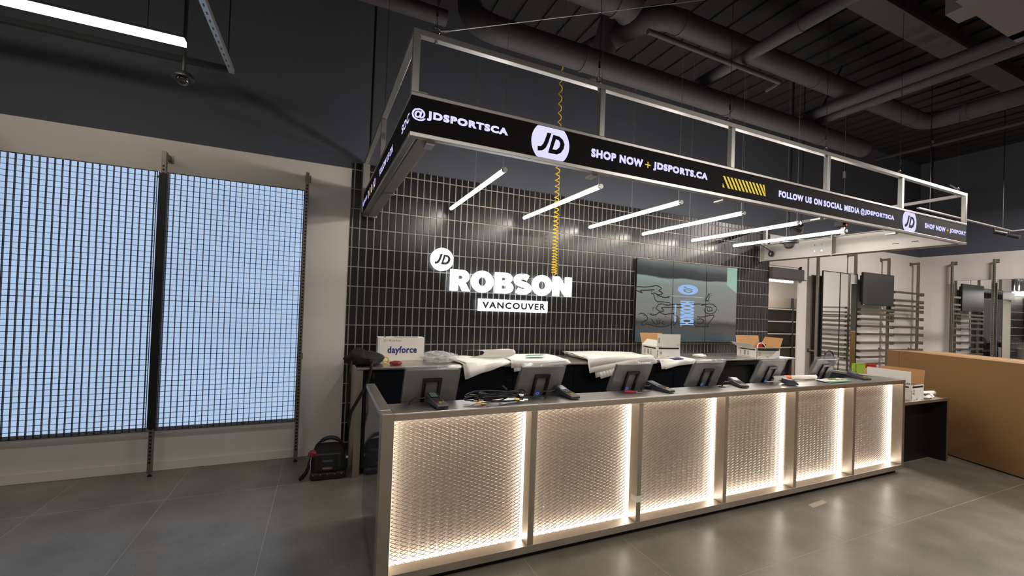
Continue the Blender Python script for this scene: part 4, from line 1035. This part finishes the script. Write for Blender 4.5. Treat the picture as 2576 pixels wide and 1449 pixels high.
def sheet_fn(c, z, amp, seed, droop=1.1, edge=4.19):
    """four corners in plan (near-left, near-right, far-right, far-left); what passes the counter's edge hangs down"""
    a, b, cc_, d = [Vector((p[0], p[1], 0)) for p in c]
    def f(u, v):
        p = a.lerp(b, u).lerp(d.lerp(cc_, u), v)
        n = noise.noise(Vector((u * 2.3 + seed, v * 2.3, seed * .7)))
        zz = z + amp * (n * .5 + .5)
        y = p.y
        if y < edge:
            over = edge - y; zz -= over * droop * .9; y = edge - over * .42
        return (p.x, y, zz)
    return f
def stack(name, label, base, n, seed, spread, amp, group='loose white paper on the back counter'):
    t = thing(name, label, 'paper', (base[0][0], 4.4, BZ), world=True, group=group)
    rnd = random.Random(seed)
    for k in range(n):
        dx, dy, r = rnd.uniform(-spread, spread), rnd.uniform(-spread, spread) * .5, rnd.uniform(-.06, .06)
        cx = sum(p[0] for p in base) / 4; cy = sum(p[1] for p in base) / 4
        q = []
        for p in base:
            x, y = p[0] - cx, p[1] - cy
            q.append((cx + dx + x * math.cos(r) - y * math.sin(r), min(4.93, cy + dy + x * math.sin(r) + y * math.cos(r))))
        obj('sheet', MB().grid(sheet_fn(q, BZ + .002 + .0055 * k, amp, rnd.uniform(0, 30)), 14, 10), PAPER, t, smooth=True, solid=.0012)
    return t
p1 = stack('paper_stack', 'curling white sheets hanging over the back counter edge right of the plastic bag', [(1.36, 4.05), (1.90, 4.20), (1.93, 4.70), (1.30, 4.78)], 3, 4, .02, .03)
fo = MB()
prof = [(0, 0), (.10, .012), (.20, .03), (.27, .055), (.295, .085), (.27, .112), (.18, .118), (.08, .108), (0, .10)]
def fold(u, v):
    i = min(int(u * 8), 7); f = u * 8 - i; a, b = prof[i], prof[i + 1]
    l, h = a[0] + (b[0] - a[0]) * f, a[1] + (b[1] - a[1]) * f
    return (1.50 + .30 * v + l * .62, 4.66 - .20 * v - l * .52 + .02 * noise.noise(Vector((u * 4, v * 3, 2))), BZ + .03 + h * (.75 + .3 * v))
obj('folded_sheet', fo.grid(fold, 24, 8), PAPER, p1, smooth=True, solid=.0012, label='thick folded sheet curling over on top')
p2 = stack('paper_stack', 'flat stack of white sheets with a small green print left of the white sign plate', [(1.92, 4.13), (2.62, 4.17), (2.66, 4.72), (2.02, 4.80)], 7, 8, .05, .02)
obj('printed_patch', MB().grid(lambda u, v: (2.10 + .24 * u + .1 * v, 4.32 + .13 * v, BZ + .072 + .004 * u), 4, 3), CYANP, p2)
p3 = stack('paper_stack', 'thick fanned sheaf of white paper hanging over the edge left of the open carton', [(2.86, 4.06), (3.84, 4.17), (3.92, 4.70), (2.92, 4.86)], 9, 15, .07, .03)
for k in range(5):
    o_ = .045 * k
    obj('hanging_sheet', MB().grid(sheet_fn([(3.0 + o_, 3.98 + .004 * k), (3.62 + o_, 4.10), (3.8 + o_, 4.62), (2.90 + o_, 4.62)], BZ + .018 + .004 * k, .02, k * 3.1), 12, 10), PAPER, p3, smooth=True, solid=.0012)
p4 = stack('paper_stack', 'low stack of white sheets in front of the open carton below the video wall', [(3.98, 4.10), (4.56, 4.17), (4.66, 4.62), (4.06, 4.66)], 3, 22, .03, .003)
tag(obj('blue_folder', MB().box(4.22, 4.40, 4.20, 4.28, BZ + .0195, BZ + .026), INKB), 'blue folder edge under the open white carton below the video wall', 'folder')
tag(obj('crumpled_tissue', blob(lambda x, y, z: (lambda p: (5.02 + .11 * p.x, 4.52 + .07 * p.y, BZ + .02 + .022 * max(p.z, -.85)))(wob(x, y, z, 2.8, .45, 2)), 24, 12), PAPER, smooth=True), 'small crumpled white tissue on the back counter right of the paper stacks', 'tissue')

def carton(name, label, origin, rz, w, d, h, flaps, th=.004, group='open white lamp cartons', z0=None):
    """open-topped carton: white outside, brown inside; flaps: side -> (length, angle from vertical outward, taper)"""
    t = thing(name, label, 'box', origin, rz, group)
    def wall(nm, a, b, par=t):
        (x0, y0), (x1, y1) = a, b
        dx, dy = x1 - x0, y1 - y0; l = math.hypot(dx, dy); nx, ny = dy / l, -dx / l     # outward
        out = MB().prism([(0, 0), (l, 0), (l, h), (0, h)], (x0, y0, 0), (dx / l, dy / l, 0), (0, 0, 1), (nx, ny, 0), th * .5)
        inn = MB().prism([(th, 0), (l - th, 0), (l - th, h), (th, h)], (x0 - nx * th * .55, y0 - ny * th * .55, 0), (dx / l, dy / l, 0), (0, 0, 1), (nx, ny, 0), th * .5)
        o = obj(nm, out, CARDW, par); obj('liner', inn, CARD, o)
        return (x0, y0), (dx / l, dy / l), (nx, ny), l
    P = [(0, 0), (w, 0), (w, d), (0, d)]
    S = {'front': (P[0], P[1]), 'right': (P[1], P[2]), 'back': (P[2], P[3]), 'left': (P[3], P[0])}
    info = {k: wall('side_panel', *v) for k, v in S.items()}
    obj('bottom', MB().box(.002, w - .002, .002, d - .002, 0, th), CARD, t)
    for side, (ln, ang, tp) in flaps.items():
        (x0, y0), U, N_, l = info[side]; a = math.radians(ang)
        V = Vector((N_[0] * math.sin(a), N_[1] * math.sin(a), math.cos(a))); Nn = Vector((N_[0] * math.cos(a), N_[1] * math.cos(a), -math.sin(a)))
        Ov = Vector((x0, y0, h + .001)); poly = [(0.003, 0), (l - .003, 0), (l - .003 - tp, ln), (.003 + tp, ln)]
        o = obj('flap', MB().prism(poly, Ov, (U[0], U[1], 0), V, Nn, th * .5), CARDW, t)
        obj('liner', MB().prism(poly, Ov - Nn * th * .55, (U[0], U[1], 0), V, Nn, th * .5), CARD, o)
    # printing
    f = (0, 0, 0)
    pr = MB(); F = ((1, 0, 0), (0, 0, 1), (0, -1, 0))
    pr.box(.03, w - .02, -.0009, -.0003, h - .034, h - .014)
    text(pr, 'LED', .035, .075, h - .011, h - .001, f, *F, off=.03)
    for k in range(4):
        pr.box(.045, .085, -.0009, -.0003, h - .062 - .016 * k, h - .057 - .016 * k)
    text(pr, 'CA75', w * .42, w * .52, .012, .026, f, *F, off=.02); text(pr, 'COOPER', w * .8, w * .95, .004, .012, f, *F, off=.02); pr.box(.045, .15, -.0009, -.0003, .010, .013)
    vs, fs = text_geo('HALO', .04, 1.1); xs = [p.x for p in vs]; ys = [p.y for p in vs]
    hl_ = [((min(ys) * -1 + p.y) / (max(ys) - min(ys)), (p.x - min(xs)) / (max(xs) - min(xs))) for p in vs]
    pr.add([(.022 - a * .018, -.0008, .008 + b * (h * .62)) for a, b in hl_], fs)
    lf = ((0, -1, 0), (0, 0, 1), (-1, 0, 0))
    pr2 = MB(); Ol = (0, d, 0)
    def lbx(a, b, c, e): pr2.add([(-.0008, d - a, c), (-.0008, d - b, c), (-.0008, d - b, e), (-.0008, d - a, e)], [(0, 1, 2, 3)])
    lbx(.07, d - .02, h - .034, h - .016); text(pr2, 'LED', .03, .068, h - .036, h - .014, Ol, *lf, off=.03)
    for k in range(4): lbx(.06, .09, h - .062 - .018 * k, h - .056 - .018 * k)
    for k in range(5): lbx(.14 + .0 * k, .17, h - .055 - .014 * k, h - .047 - .014 * k); lbx(.20, .23, h - .058 - .014 * k, h - .052 - .014 * k)
    lbx(.04, d - .1, .012, .016); text(pr2, 'COOPER', d - .07, d - .015, .006, .014, Ol, *lf, off=.02)
    pr2.add([(-.0008, d - (.005 + (1 - a) * .022 * -1 + .0), .008 + b * (h * .62)) for a, b in hl_], fs)
    obj('print', pr, INK, t, kind='stuff'); obj('print', pr2, INK, t, kind='stuff')
    return t, info
c1, _ = carton('open_carton', 'open white lamp carton standing on papers below the video wall', (4.05, 4.335, BZ + .021), math.radians(-6.7), .372, .34, .152, {'front': (.165, 2, .002), 'back': (.165, 20, .0), 'left': (.10, -38, .03), 'right': (.13, 4, .11)})
c2, _ = carton('open_carton', 'open white lamp carton with a cord loop at the right end of the back counter', (5.857, 4.235, BZ), math.radians(-7), .455, .36, .15, {'front': (.10, 78, .0), 'back': (.17, 12, .0), 'left': (.14, 62, .0), 'right': (.17, 28, .02)})
obj('flap_print', text(text(MB(), '0003', .02, .04, .20, .27, (0, 0, 0), *FX, off=.02, w=.0066), 'GNL', .31, .345, .168, .182, (0, 0, 0), *FX, off=.02, w=.0066), INKG, c1)
obj('cord_loop', MB().tube([(.05 + .085 * (1 - math.cos(a)) * 1.0, .03 + .02 * math.sin(a), .14 + .085 * math.sin(a)) for a in [i / 14 * PI for i in range(15)]], .006, 8), CARDW, c2, smooth=True)
obj('contents', MB().box(.25, .285, .15, .19, .12, .215), REDP, c2); obj('contents', MB().box(.28, .34, .14, .19, .1, .2), BLACKP, c2)
# ------------------------------------------------------------------ tool bag on the floor
tb_ = thing('tool_bag', 'black tool bag with padded handle and red cloth on the floor by the white wall', 'bag', (.10, 4.34, 0), -.08)
def bag_geo():
    mb = MB(); nu, nv = 40, 14; vs = []
    prof = [(0.0, .94, .90), (.02, 1.0, 1.0), (.10, 1.02, 1.02), (.17, 1.0, 1.0), (.22, .96, .90), (.27, .86, .66), (.295, .70, .40), (.305, .45, .18)]
    for z, sx, sy in prof:
        for i in range(nu):
            a = 2 * PI * i / nu; c, s_ = math.cos(a), math.sin(a)
            k = (abs(c) ** 5 + abs(s_) ** 5) ** (-1 / 5)
            p = wob(c * k, s_ * k, z * 6, 1.6, .05, 4)
            vs.append((.145 * sx * p.x, .115 * sy * p.y, z))
    m = len(prof); fs = [(j * nu + i, j * nu + (i + 1) % nu, (j + 1) * nu + (i + 1) % nu, (j + 1) * nu + i) for j in range(m - 1) for i in range(nu)]
    fs += [tuple(range(nu - 1, -1, -1)), tuple((m - 1) * nu + i for i in range(nu))]
    return mb.add(vs, fs)
body = obj('bag_body', bag_geo(), FABRIC, tb_, smooth=True)
obj('base_band', MB().prism(circ(0, 0, 1, 4), (0, 0, 0), (.001, 0, 0), (0, .001, 0), (0, 0, 1), .001) if False else MB().box(-.15, .15, -.122, .122, .002, .075), LEATHER, tb_, bevel=.02)
st = MB()
for x in (-.12, -.06, 0, .06, .12): st.lathe([(.005, 0), (.005, .004)], (x, -.122, .055), 8, 'y')
obj('stud', st, CHROME, tb_, kind='stuff')
pk = obj('front_pocket', MB().box(-.115, .105, -.135, -.112, .085, .225), LEATHER, tb_, bevel=.012)
obj('pocket_flap', MB().box(-.122, .112, -.139, -.110, .215, .250), LEATHER, tb_, bevel=.012)
obj('side_pouch', MB().box(.115, .165, -.07, .08, .07, .21), LEATHER, tb_, bevel=.015)
obj('window_patch', MB().box(-.045, .045, -.1365, -.1345, .172, .192), GREYP, pk, label='pale clear label pocket')
obj('name_patch', MB().box(-.045, .04, -.1365, -.1345, .105, .125), INKG, pk, label='grey woven patch with orange stitching')
obj('stitching', MB().box(-.036, .03, -.1375, -.136, .111, .117), ORANGE, pk)
for s_ in (-1, 1):
    obj('buckle_strap', MB().box(s_ * .075 - .012, s_ * .075 + .012, -.141, -.134, .12, .23), BLACKP, pk)
pts = [(-.125 + .26 * i / 16, .0 - .02 * math.sin(PI * i / 16), .245 + .115 * math.sin(PI * i / 16) ** .6) for i in range(17)]
obj('handle', MB().tube(pts, [.012] * 4 + [.019] * 9 + [.012] * 4, 10), LEATHER, tb_, smooth=True)
obj('red_cloth', blob(lambda x, y, z: (lambda p: (-.135 + .036 * p.x, -.075 + .035 * p.y, .235 + .032 * p.z))(wob(x, y, z, 3, .35, 8)), 22, 12), RED, tb_, smooth=True)
obj('shoulder_strap', MB().tube([(-.14, -.07, .215), (-.158, -.085, .17), (-.165, -.085, .12), (-.185, -.09, .07), (-.215, -.085, .03), (-.235, -.08, .014)], [.008, .013, .014, .017, .019, .014], 8), FABRIC, tb_, smooth=True)
obj('clip', MB().tube([(-.142, -.085, .21), (-.150, -.095, .165), (-.145, -.1, .12)], .006, 6), CHROME, tb_, smooth=True)
obj('tag', MB().box(.150, .170, -.075, -.072, .175, .195), TAPE, tb_, label='small white tag')
t = tag(obj('floor_scrape', MB().grid(lambda u, v: (3.96 + .24 * u + .02 * v, 2.29 + .055 * v + .02 * u + .006 * noise.noise(Vector((u * 6, v * 3, 1))), .0006 + .0008 * noise.noise(Vector((u * 9, v * 9, 4))) ** 2), 8, 3), CONC), 'pale scrap of film stuck to the floor tiles before the counter', 'scrap')

# ------------------------------------------------------------------ on and behind the side ledge
LZ = .7605
c3, _ = carton('open_carton', 'open white lamp carton with tall raised flaps on the low side ledge', (6.03, 2.50, LZ), math.radians(2), .30, .42, .18, {'left': (.15, 1, .0), 'right': (.16, 8, .0), 'back': (.13, 14, .0)})
obj('flap_print', text(MB(), 'HALO', -.12, -.005, .186, .205, (0, 0, 0), (0, -1, 0), (0, 0, 1), (-1, 0, 0), off=.04, w=.007), INK, c3)
t = thing('white_board', 'upright white board leaning on the low side ledge behind the paper roll', 'board', (6.6, 2.75, LZ), world=True)
obj('board', MB().prism([(0, 0), (.50, 0), (.50, .20), (0, .225)], (6.36, 2.73, LZ), (1, 0, 0), (0, .12, .99), (0, -.99, .12), .006), CARDW, t)
obj('edge_strip', MB().prism([(.50, .15), (.53, .19), (.53, .20), (.50, .20)], (6.36, 2.73, LZ), (1, 0, 0), (0, .12, .99), (0, -.99, .12), .006), CARDW, t)
t = thing('paper_roll', 'short white paper roll lying on the low side ledge', 'paper roll', (6.6, 2.62, LZ), world=True)
obj('sheet', roll(MB(), (6.36, 2.665, LZ + .032), (6.83, 2.62, LZ + .032), .032), PAPER, t, smooth=True, solid=.0006)
t = thing('wrapped_parcel', 'small plastic wrapped parcel on the low side ledge before the roll', 'parcel', (6.45, 2.55, LZ), world=True)
obj('wrapping', blob(lambda x, y, z: (lambda p: (6.50 + .12 * p.x, 2.55 + .05 * p.y, LZ + .026 + .03 * max(p.z, -.85)))(wob(x, y, z, 2.6, .4, 6)), 26, 12), PAPER, t, smooth=True)
obj('grey_insert', MB().box(6.40, 6.52, 2.525, 2.56, LZ + .035, LZ + .058), GREYP, t, bevel=.004)
wt = thing('work_table', 'dark low table behind the side ledge holding small boxes', 'table', (6.4, 3.3, 0), world=True)
obj('top', MB().box(5.9, 7.15, 3.06, 3.6, .85, .88), BLACKM, wt)
for x in (5.93, 7.09):
    for y in (3.08, 3.55): obj('leg', MB().box(x, x + .03, y, y + .03, 0, .85), BLACKM, wt)
def small_box(name, label, x0, x1, y0, y1, z0, z1, m):
    t = thing(name, label, 'box', ((x0 + x1) / 2, y0, z0), world=True)
    o = MB().box(x0, x1, y0, y0 + .004, z0, z1).box(x0, x1, y1 - .004, y1, z0, z1).box(x0, x0 + .004, y0, y1, z0, z1).box(x1 - .004, x1, y0, y1, z0, z1).box(x0, x1, y0, y1, z0, z0 + .004)
    obj('tray', o, m, t); obj('rim', MB().box(x0 - .003, x1 + .003, y0 - .003, y0, z1 - .012, z1), m, t); return t
small_box('green_box', 'lime green open bin on the dark table behind the counter end', 6.55, 6.77, 3.30, 3.36, .8805, 1.06, GREEN)
small_box('red_box', 'red open bin on the dark table beside the brown carton', 6.82, 7.03, 3.30, 3.36, .8805, 1.045, REDP)
t = thing('grey_sheet', 'slanting dark grey board lying behind the counter at its right end', 'board', (6.2, 3.12, .88), world=True)
obj('board', MB().prism([(0, 0), (.62, 0), (.62, .02), (.05, .11)], (5.92, 3.10, .8805), (1, 0, 0), (0, .1, .995), (0, -.995, .1), .012), GREYP, t)
t = thing('chair', 'grey rounded chair back showing behind the green bin', 'chair', (6.42, 3.75, 0), world=True)
obj('backrest', MB().prism(arc(0, 0, .115, .12, 0, 180, 14) + [(-.105, -.16), (.105, -.16)], (6.68, 3.70, 1.04), (1, 0, 0), (0, .1, .995), (0, -.995, .1), .03), CHAIRG, t, bevel=.01)
obj('hoop', MB().tube([(6.61, 3.69, 1.02)] + [(6.68 + .12 * math.cos(a), 3.71, 1.06 + .13 * math.sin(a)) for a in [PI - i / 10 * PI for i in range(11)]], .008, 8), BLACKP, t, smooth=True)
obj('seat', MB().box(6.48, 6.88, 3.72, 4.08, .44, .48), CHAIRG, t, bevel=.012)
for x in (6.5, 6.84):
    for y in (3.74, 4.04): obj('leg', MB().cyl((x, y, 0), (x, y, .44), .011, 8), BLACKM, t, smooth=True)
obj('back_stay', MB().box(6.66, 6.70, 3.735, 3.75, .44, .92), BLACKM, t)
t = thing('crumpled_wrap', 'black and pale scraps of wrapping heaped behind the last till', 'wrapping', (6.05, 3.3, .88), world=True)
obj('black_wrap', blob(lambda x, y, z: (lambda p: (6.10 + .16 * p.x, 3.38 + .08 * p.y, .925 + .07 * max(p.z, -.6)))(wob(x, y, z, 2.4, .5, 12)), 24, 12), FABRIC, t, smooth=True)
obj('pale_wrap', blob(lambda x, y, z: (lambda p: (6.34 + .09 * p.x, 3.36 + .06 * p.y, .905 + .04 * max(p.z, -.6)))(wob(x, y, z, 2.4, .5, 15)), 20, 10), PAPER, t, smooth=True)

# ------------------------------------------------------------------ big brown carton
bx = thing('large_carton', 'very large brown cardboard carton standing on the floor at right', 'box', (7.41, 3.215, 0), -math.atan2(.333, .943) + math.radians(0))
# local: front face runs along -y from the left corner, depth along +x
obj('carton_body', MB().box(0, .72, -3.4, 0, .012, 1.24), CARDD, bx, bevel=.006)
obj('end_flap', MB().box(-.004, .70, .002, .17, .012, 1.236), CARDD, bx, bevel=.006)
obj('seam_tape', MB().box(.30, .38, -3.39, -.01, 1.2405, 1.2415), CARD, bx)
obj('bottom_runner', MB().box(.02, .70, -3.38, .15, 0, .0115), BLACKM, bx)

# ------------------------------------------------------------------ far wall fittings
NAMES = [(8.26, 'perforated wall upright left of the tall wall mirror'), (9.44, 'perforated wall upright behind the flat screen and the mirror'), (10.61, 'perforated wall upright directly under the black flat screen'), (11.775, 'perforated wall upright nearest the far room corner')]
for i, (x, lb) in enumerate(NAMES): dup(u0, (x, 4.785, 0), 0, lb)
dp = thing('wall_panel', 'tall dark recessed panel between the white pier and the mirror', 'panel', (8.47, 4.94, 1.2), world=True)
obj('panel', MB().box(8.31, 8.645, 4.925, 4.949, .02, 2.46), SHELFM, dp)
obj('seam', MB().box(8.44, 8.45, 4.92, 4.925, .02, 2.46), BLACKM, dp)
mi = thing('wall_mirror', 'tall dark framed mirror hung on the far wall left of the black screen', 'mirror', (8.85, 4.74, 1.3), world=True)
MX0, MX1, MZ0, MZ1 = 8.305, 9.40, .25, 2.53
obj('glass', MB().box(MX0 + .012, MX1 - .012, 4.748, 4.752, MZ0 + .012, MZ1 - .012), MIRROR, mi)
obj('frame', MB().box(MX0, MX0 + .012, 4.742, 4.764, MZ0, MZ1).box(MX1 - .012, MX1, 4.742, 4.764, MZ0, MZ1).box(MX0, MX1, 4.742, 4.764, MZ1 - .012, MZ1).box(MX0, MX1, 4.742, 4.764, MZ0, MZ0 + .012), BLACKM, mi)
for z in (.8, 2.1): obj('bracket', MB().box(8.50, 8.54, 4.769, 4.924, z, z + .04).box(9.20, 9.24, 4.769, 4.949, z, z + .04), BLACKM, mi)
obj('divider', MB().box(8.832, 8.847, 4.743, 4.7479, MZ0, MZ1), BLACKM, mi)
obj('backing', MB().box(MX0 + .005, MX1 - .005, 4.753, 4.768, MZ0 + .005, MZ1 - .005), BLACKM, mi)
tv = thing('flat_screen', 'black flat screen mounted on the far wall uprights above the rails', 'screen', (10.0, 4.7, 2.25), world=True, group='black flat screens')
obj('housing', MB().box(9.49, 10.585, 4.70, 4.735, 1.946, 2.58), BLACKP, tv, bevel=.004)
obj('back_housing', MB().box(9.53, 10.53, 4.7355, 4.78, 2.0, 2.52), BLACKP, tv, bevel=.01)
obj('screen_glass', MB().box(9.50, 10.575, 4.698, 4.6995, 1.962, 2.57), SCREENB, tv)
obj('mount_arm', MB().box(10.595, 10.63, 4.76, 4.784, 1.885, 2.0), BLACKM, tv)
obj('power_light', MB().box(9.52, 9.526, 4.696, 4.6995, 1.95, 1.955), E_SIGN, tv)
def rail(label, x0, x1, z, grp='hanging rails on the far wall'):
    t = thing('hanging_rail', label, 'rail', ((x0 + x1) / 2, 4.72, z), world=True, group=grp)
    obj('bar', MB().box(x0, x1, 4.70, 4.712, z - .022, z + .022), RAWST, t, bevel=.002)
    for x in (x0 + .0, x1 - .03):
        obj('hook', MB().box(x, x + .03, 4.7125, 4.784, z - .03, z + .02), RAWST, t)
    obj('hook_tip', MB().box(x1, x1 + .03, 4.70, 4.76, z - .045, z + .022), RAWST, t)
    return t
ordn = ['topmost', 'second', 'third', 'fourth', 'fifth', 'sixth', 'seventh', 'eighth', 'ninth']
for k, z in enumerate((1.857, 1.771, 1.67, 1.533, 1.381, 1.215, 1.057, .935, .80)):
    rail(ordn[k] + ' hanging rail from the top in the bay below the black flat screen', 9.455, 10.585, z)
for k, z in enumerate((2.25, 2.082, 1.977, 1.877, 1.717, 1.535, 1.382, 1.215, 1.06)):
    rail(ordn[k] + ' hanging rail from the top in the bay nearest the far corner', 10.64, 11.75, z)
# side wall: mirrors, upright, rails seen in the first mirror
rw = [(3.74, 'perforated wall upright between the two side wall mirrors'), (4.35, 'perforated wall upright left of the side wall mirrors near the corner'), (3.25, 'perforated wall upright at the right end of the wide side wall mirror'), (2.07, 'perforated wall upright on the side wall outside the picture')]
for y, lb in rw: dup(u0, (11.985, y, 0), -PI / 2, lb)
for k, (a, b, lb) in enumerate(((3.775, 4.325, 'narrow wall mirror on the side wall between two uprights'), (3.285, 3.70, 'second wall mirror on the side wall at the right edge of the picture'))):
    t = thing('wall_mirror', lb, 'mirror', (12.03, (a + b) / 2, 1.4), world=True)
    obj('glass', MB().box(12.03, 12.036, a + .004, b - .004, .3, 2.54), MIRROR, t)
    obj('backing', MB().box(12.037, 12.05, a + .006, b - .006, .302, 2.538), BLACKM, t)
    obj('frame', MB().box(12.026, 12.05, a, a + .004, .298, 2.544).box(12.026, 12.05, b - .004, b, .298, 2.544).box(12.026, 12.05, a, b, 2.54, 2.546), GALV, t)
for k in range(12):
    z = 1.95 - .115 * k
    t = thing('hanging_rail', ordn[k] + ' hanging rail from the top on the side wall, seen in the tall mirror' if k < 9 else ('tenth', 'eleventh', 'lowest')[k - 9] + ' hanging rail on the side wall, seen in the tall mirror', 'rail', (11.94, 2.66, z), world=True, group='hanging rails on the side wall')
    obj('bar', MB().box(11.90, 11.912, 2.09, 3.23, z - .022, z + .022), RAWST, t, bevel=.002)
    for y in (2.09, 3.20): obj('hook', MB().box(11.913, 11.984, y, y + .03, z - .03, z + .02), RAWST, t)
# track spots at the far right
tr = thing('light_track', 'slim lighting track with two black spot heads at far right', 'track light', (9.5, 3.0, 3.22), world=True)
obj('track', MB().box(7.3, 10.2, 2.985, 3.015, 3.19, 3.205), GALV, tr)
for x, a in ((9.55, .5), (10.08, -.3)):
    h = obj('spot_head', MB().tube([(x - .02, 2.98, 3.11), (x + .06 * a, 2.86, 3.06)], .034, 14), BLACKM, tr, smooth=True)
    obj('spot_arm', MB().cyl((x, 2.99, 3.19), (x - .01, 2.97, 3.12), .008, 8), BLACKM, h)
for x in (7.6, 9.9): obj('drop_rod', MB().cyl((x, 3.0, 3.205), (x, 3.0, 5.2), .005, 6), BLACKM, tr)
tr2 = thing('light_track', 'second slim lighting track running along the side wall at far right', 'track light', (10.4, 2, 3.25), world=True)
obj('track', MB().box(10.21, 10.24, -2, 3.0, 3.19, 3.205), GALV, tr2)
for y in (-1, 2.2): obj('drop_rod', MB().cyl((10.225, y, 3.205), (10.225, y, 5.2), .005, 6), BLACKM, tr2)
# small camera and red light under the canopy's right end
t = thing('bullet_camera', 'small dark camera hanging at the wall end of the right canopy channel', 'camera', (6.86, 4.8, 2.70), world=True)
obj('body', MB().lathe([(.004, .05), (.03, .04), (.042, .0), (.03, -.038), (.004, -.046)], (6.79, 4.70, 2.70), 16), BLACKP, t, smooth=True)
obj('cable', MB().tube([(6.79, 4.70, 2.745), (6.72, 4.75, 2.80), (6.65, 4.80, 2.86), (6.645, 4.92, 2.87), (6.645, 4.944, 2.87)], .006, 6), BLACKP, t, smooth=True)
t = thing('status_lamp', 'small black box with a red light behind the canopy front rail', 'lamp', (4.84, 2.6, 2.62), world=True)
obj('box', MB().box(4.78, 4.87, 2.56, 2.64, 2.60, 2.65), BLACKM, t); obj('lens', MB().box(4.835, 4.85, 2.557, 2.56, 2.608, 2.642), E_REDI, t)
obj('stem', MB().box(4.81, 4.83, 2.426, 2.56, 2.62, 2.635), BLACKM, t)
t = thing('spot_lamp', 'black spot lamp on a drop rod above the fifth pendant', 'lamp', (6.35, 4.0, 2.97), world=True)
obj('head', MB().tube([(6.27, 4.0, 3.0), (6.42, 4.02, 2.96)], .05, 14), BLACKM, t, smooth=True)
obj('bracket', MB().box(6.20, 6.28, 3.98, 4.02, 2.98, 3.0).box(6.42, 6.46, 3.98, 4.02, 2.90, 3.04), BLACKM, t)
obj('rod', MB().cyl((6.44, 4.0, 3.03), (6.44, 4.0, 5.2), .008, 8), BLACKM, t)
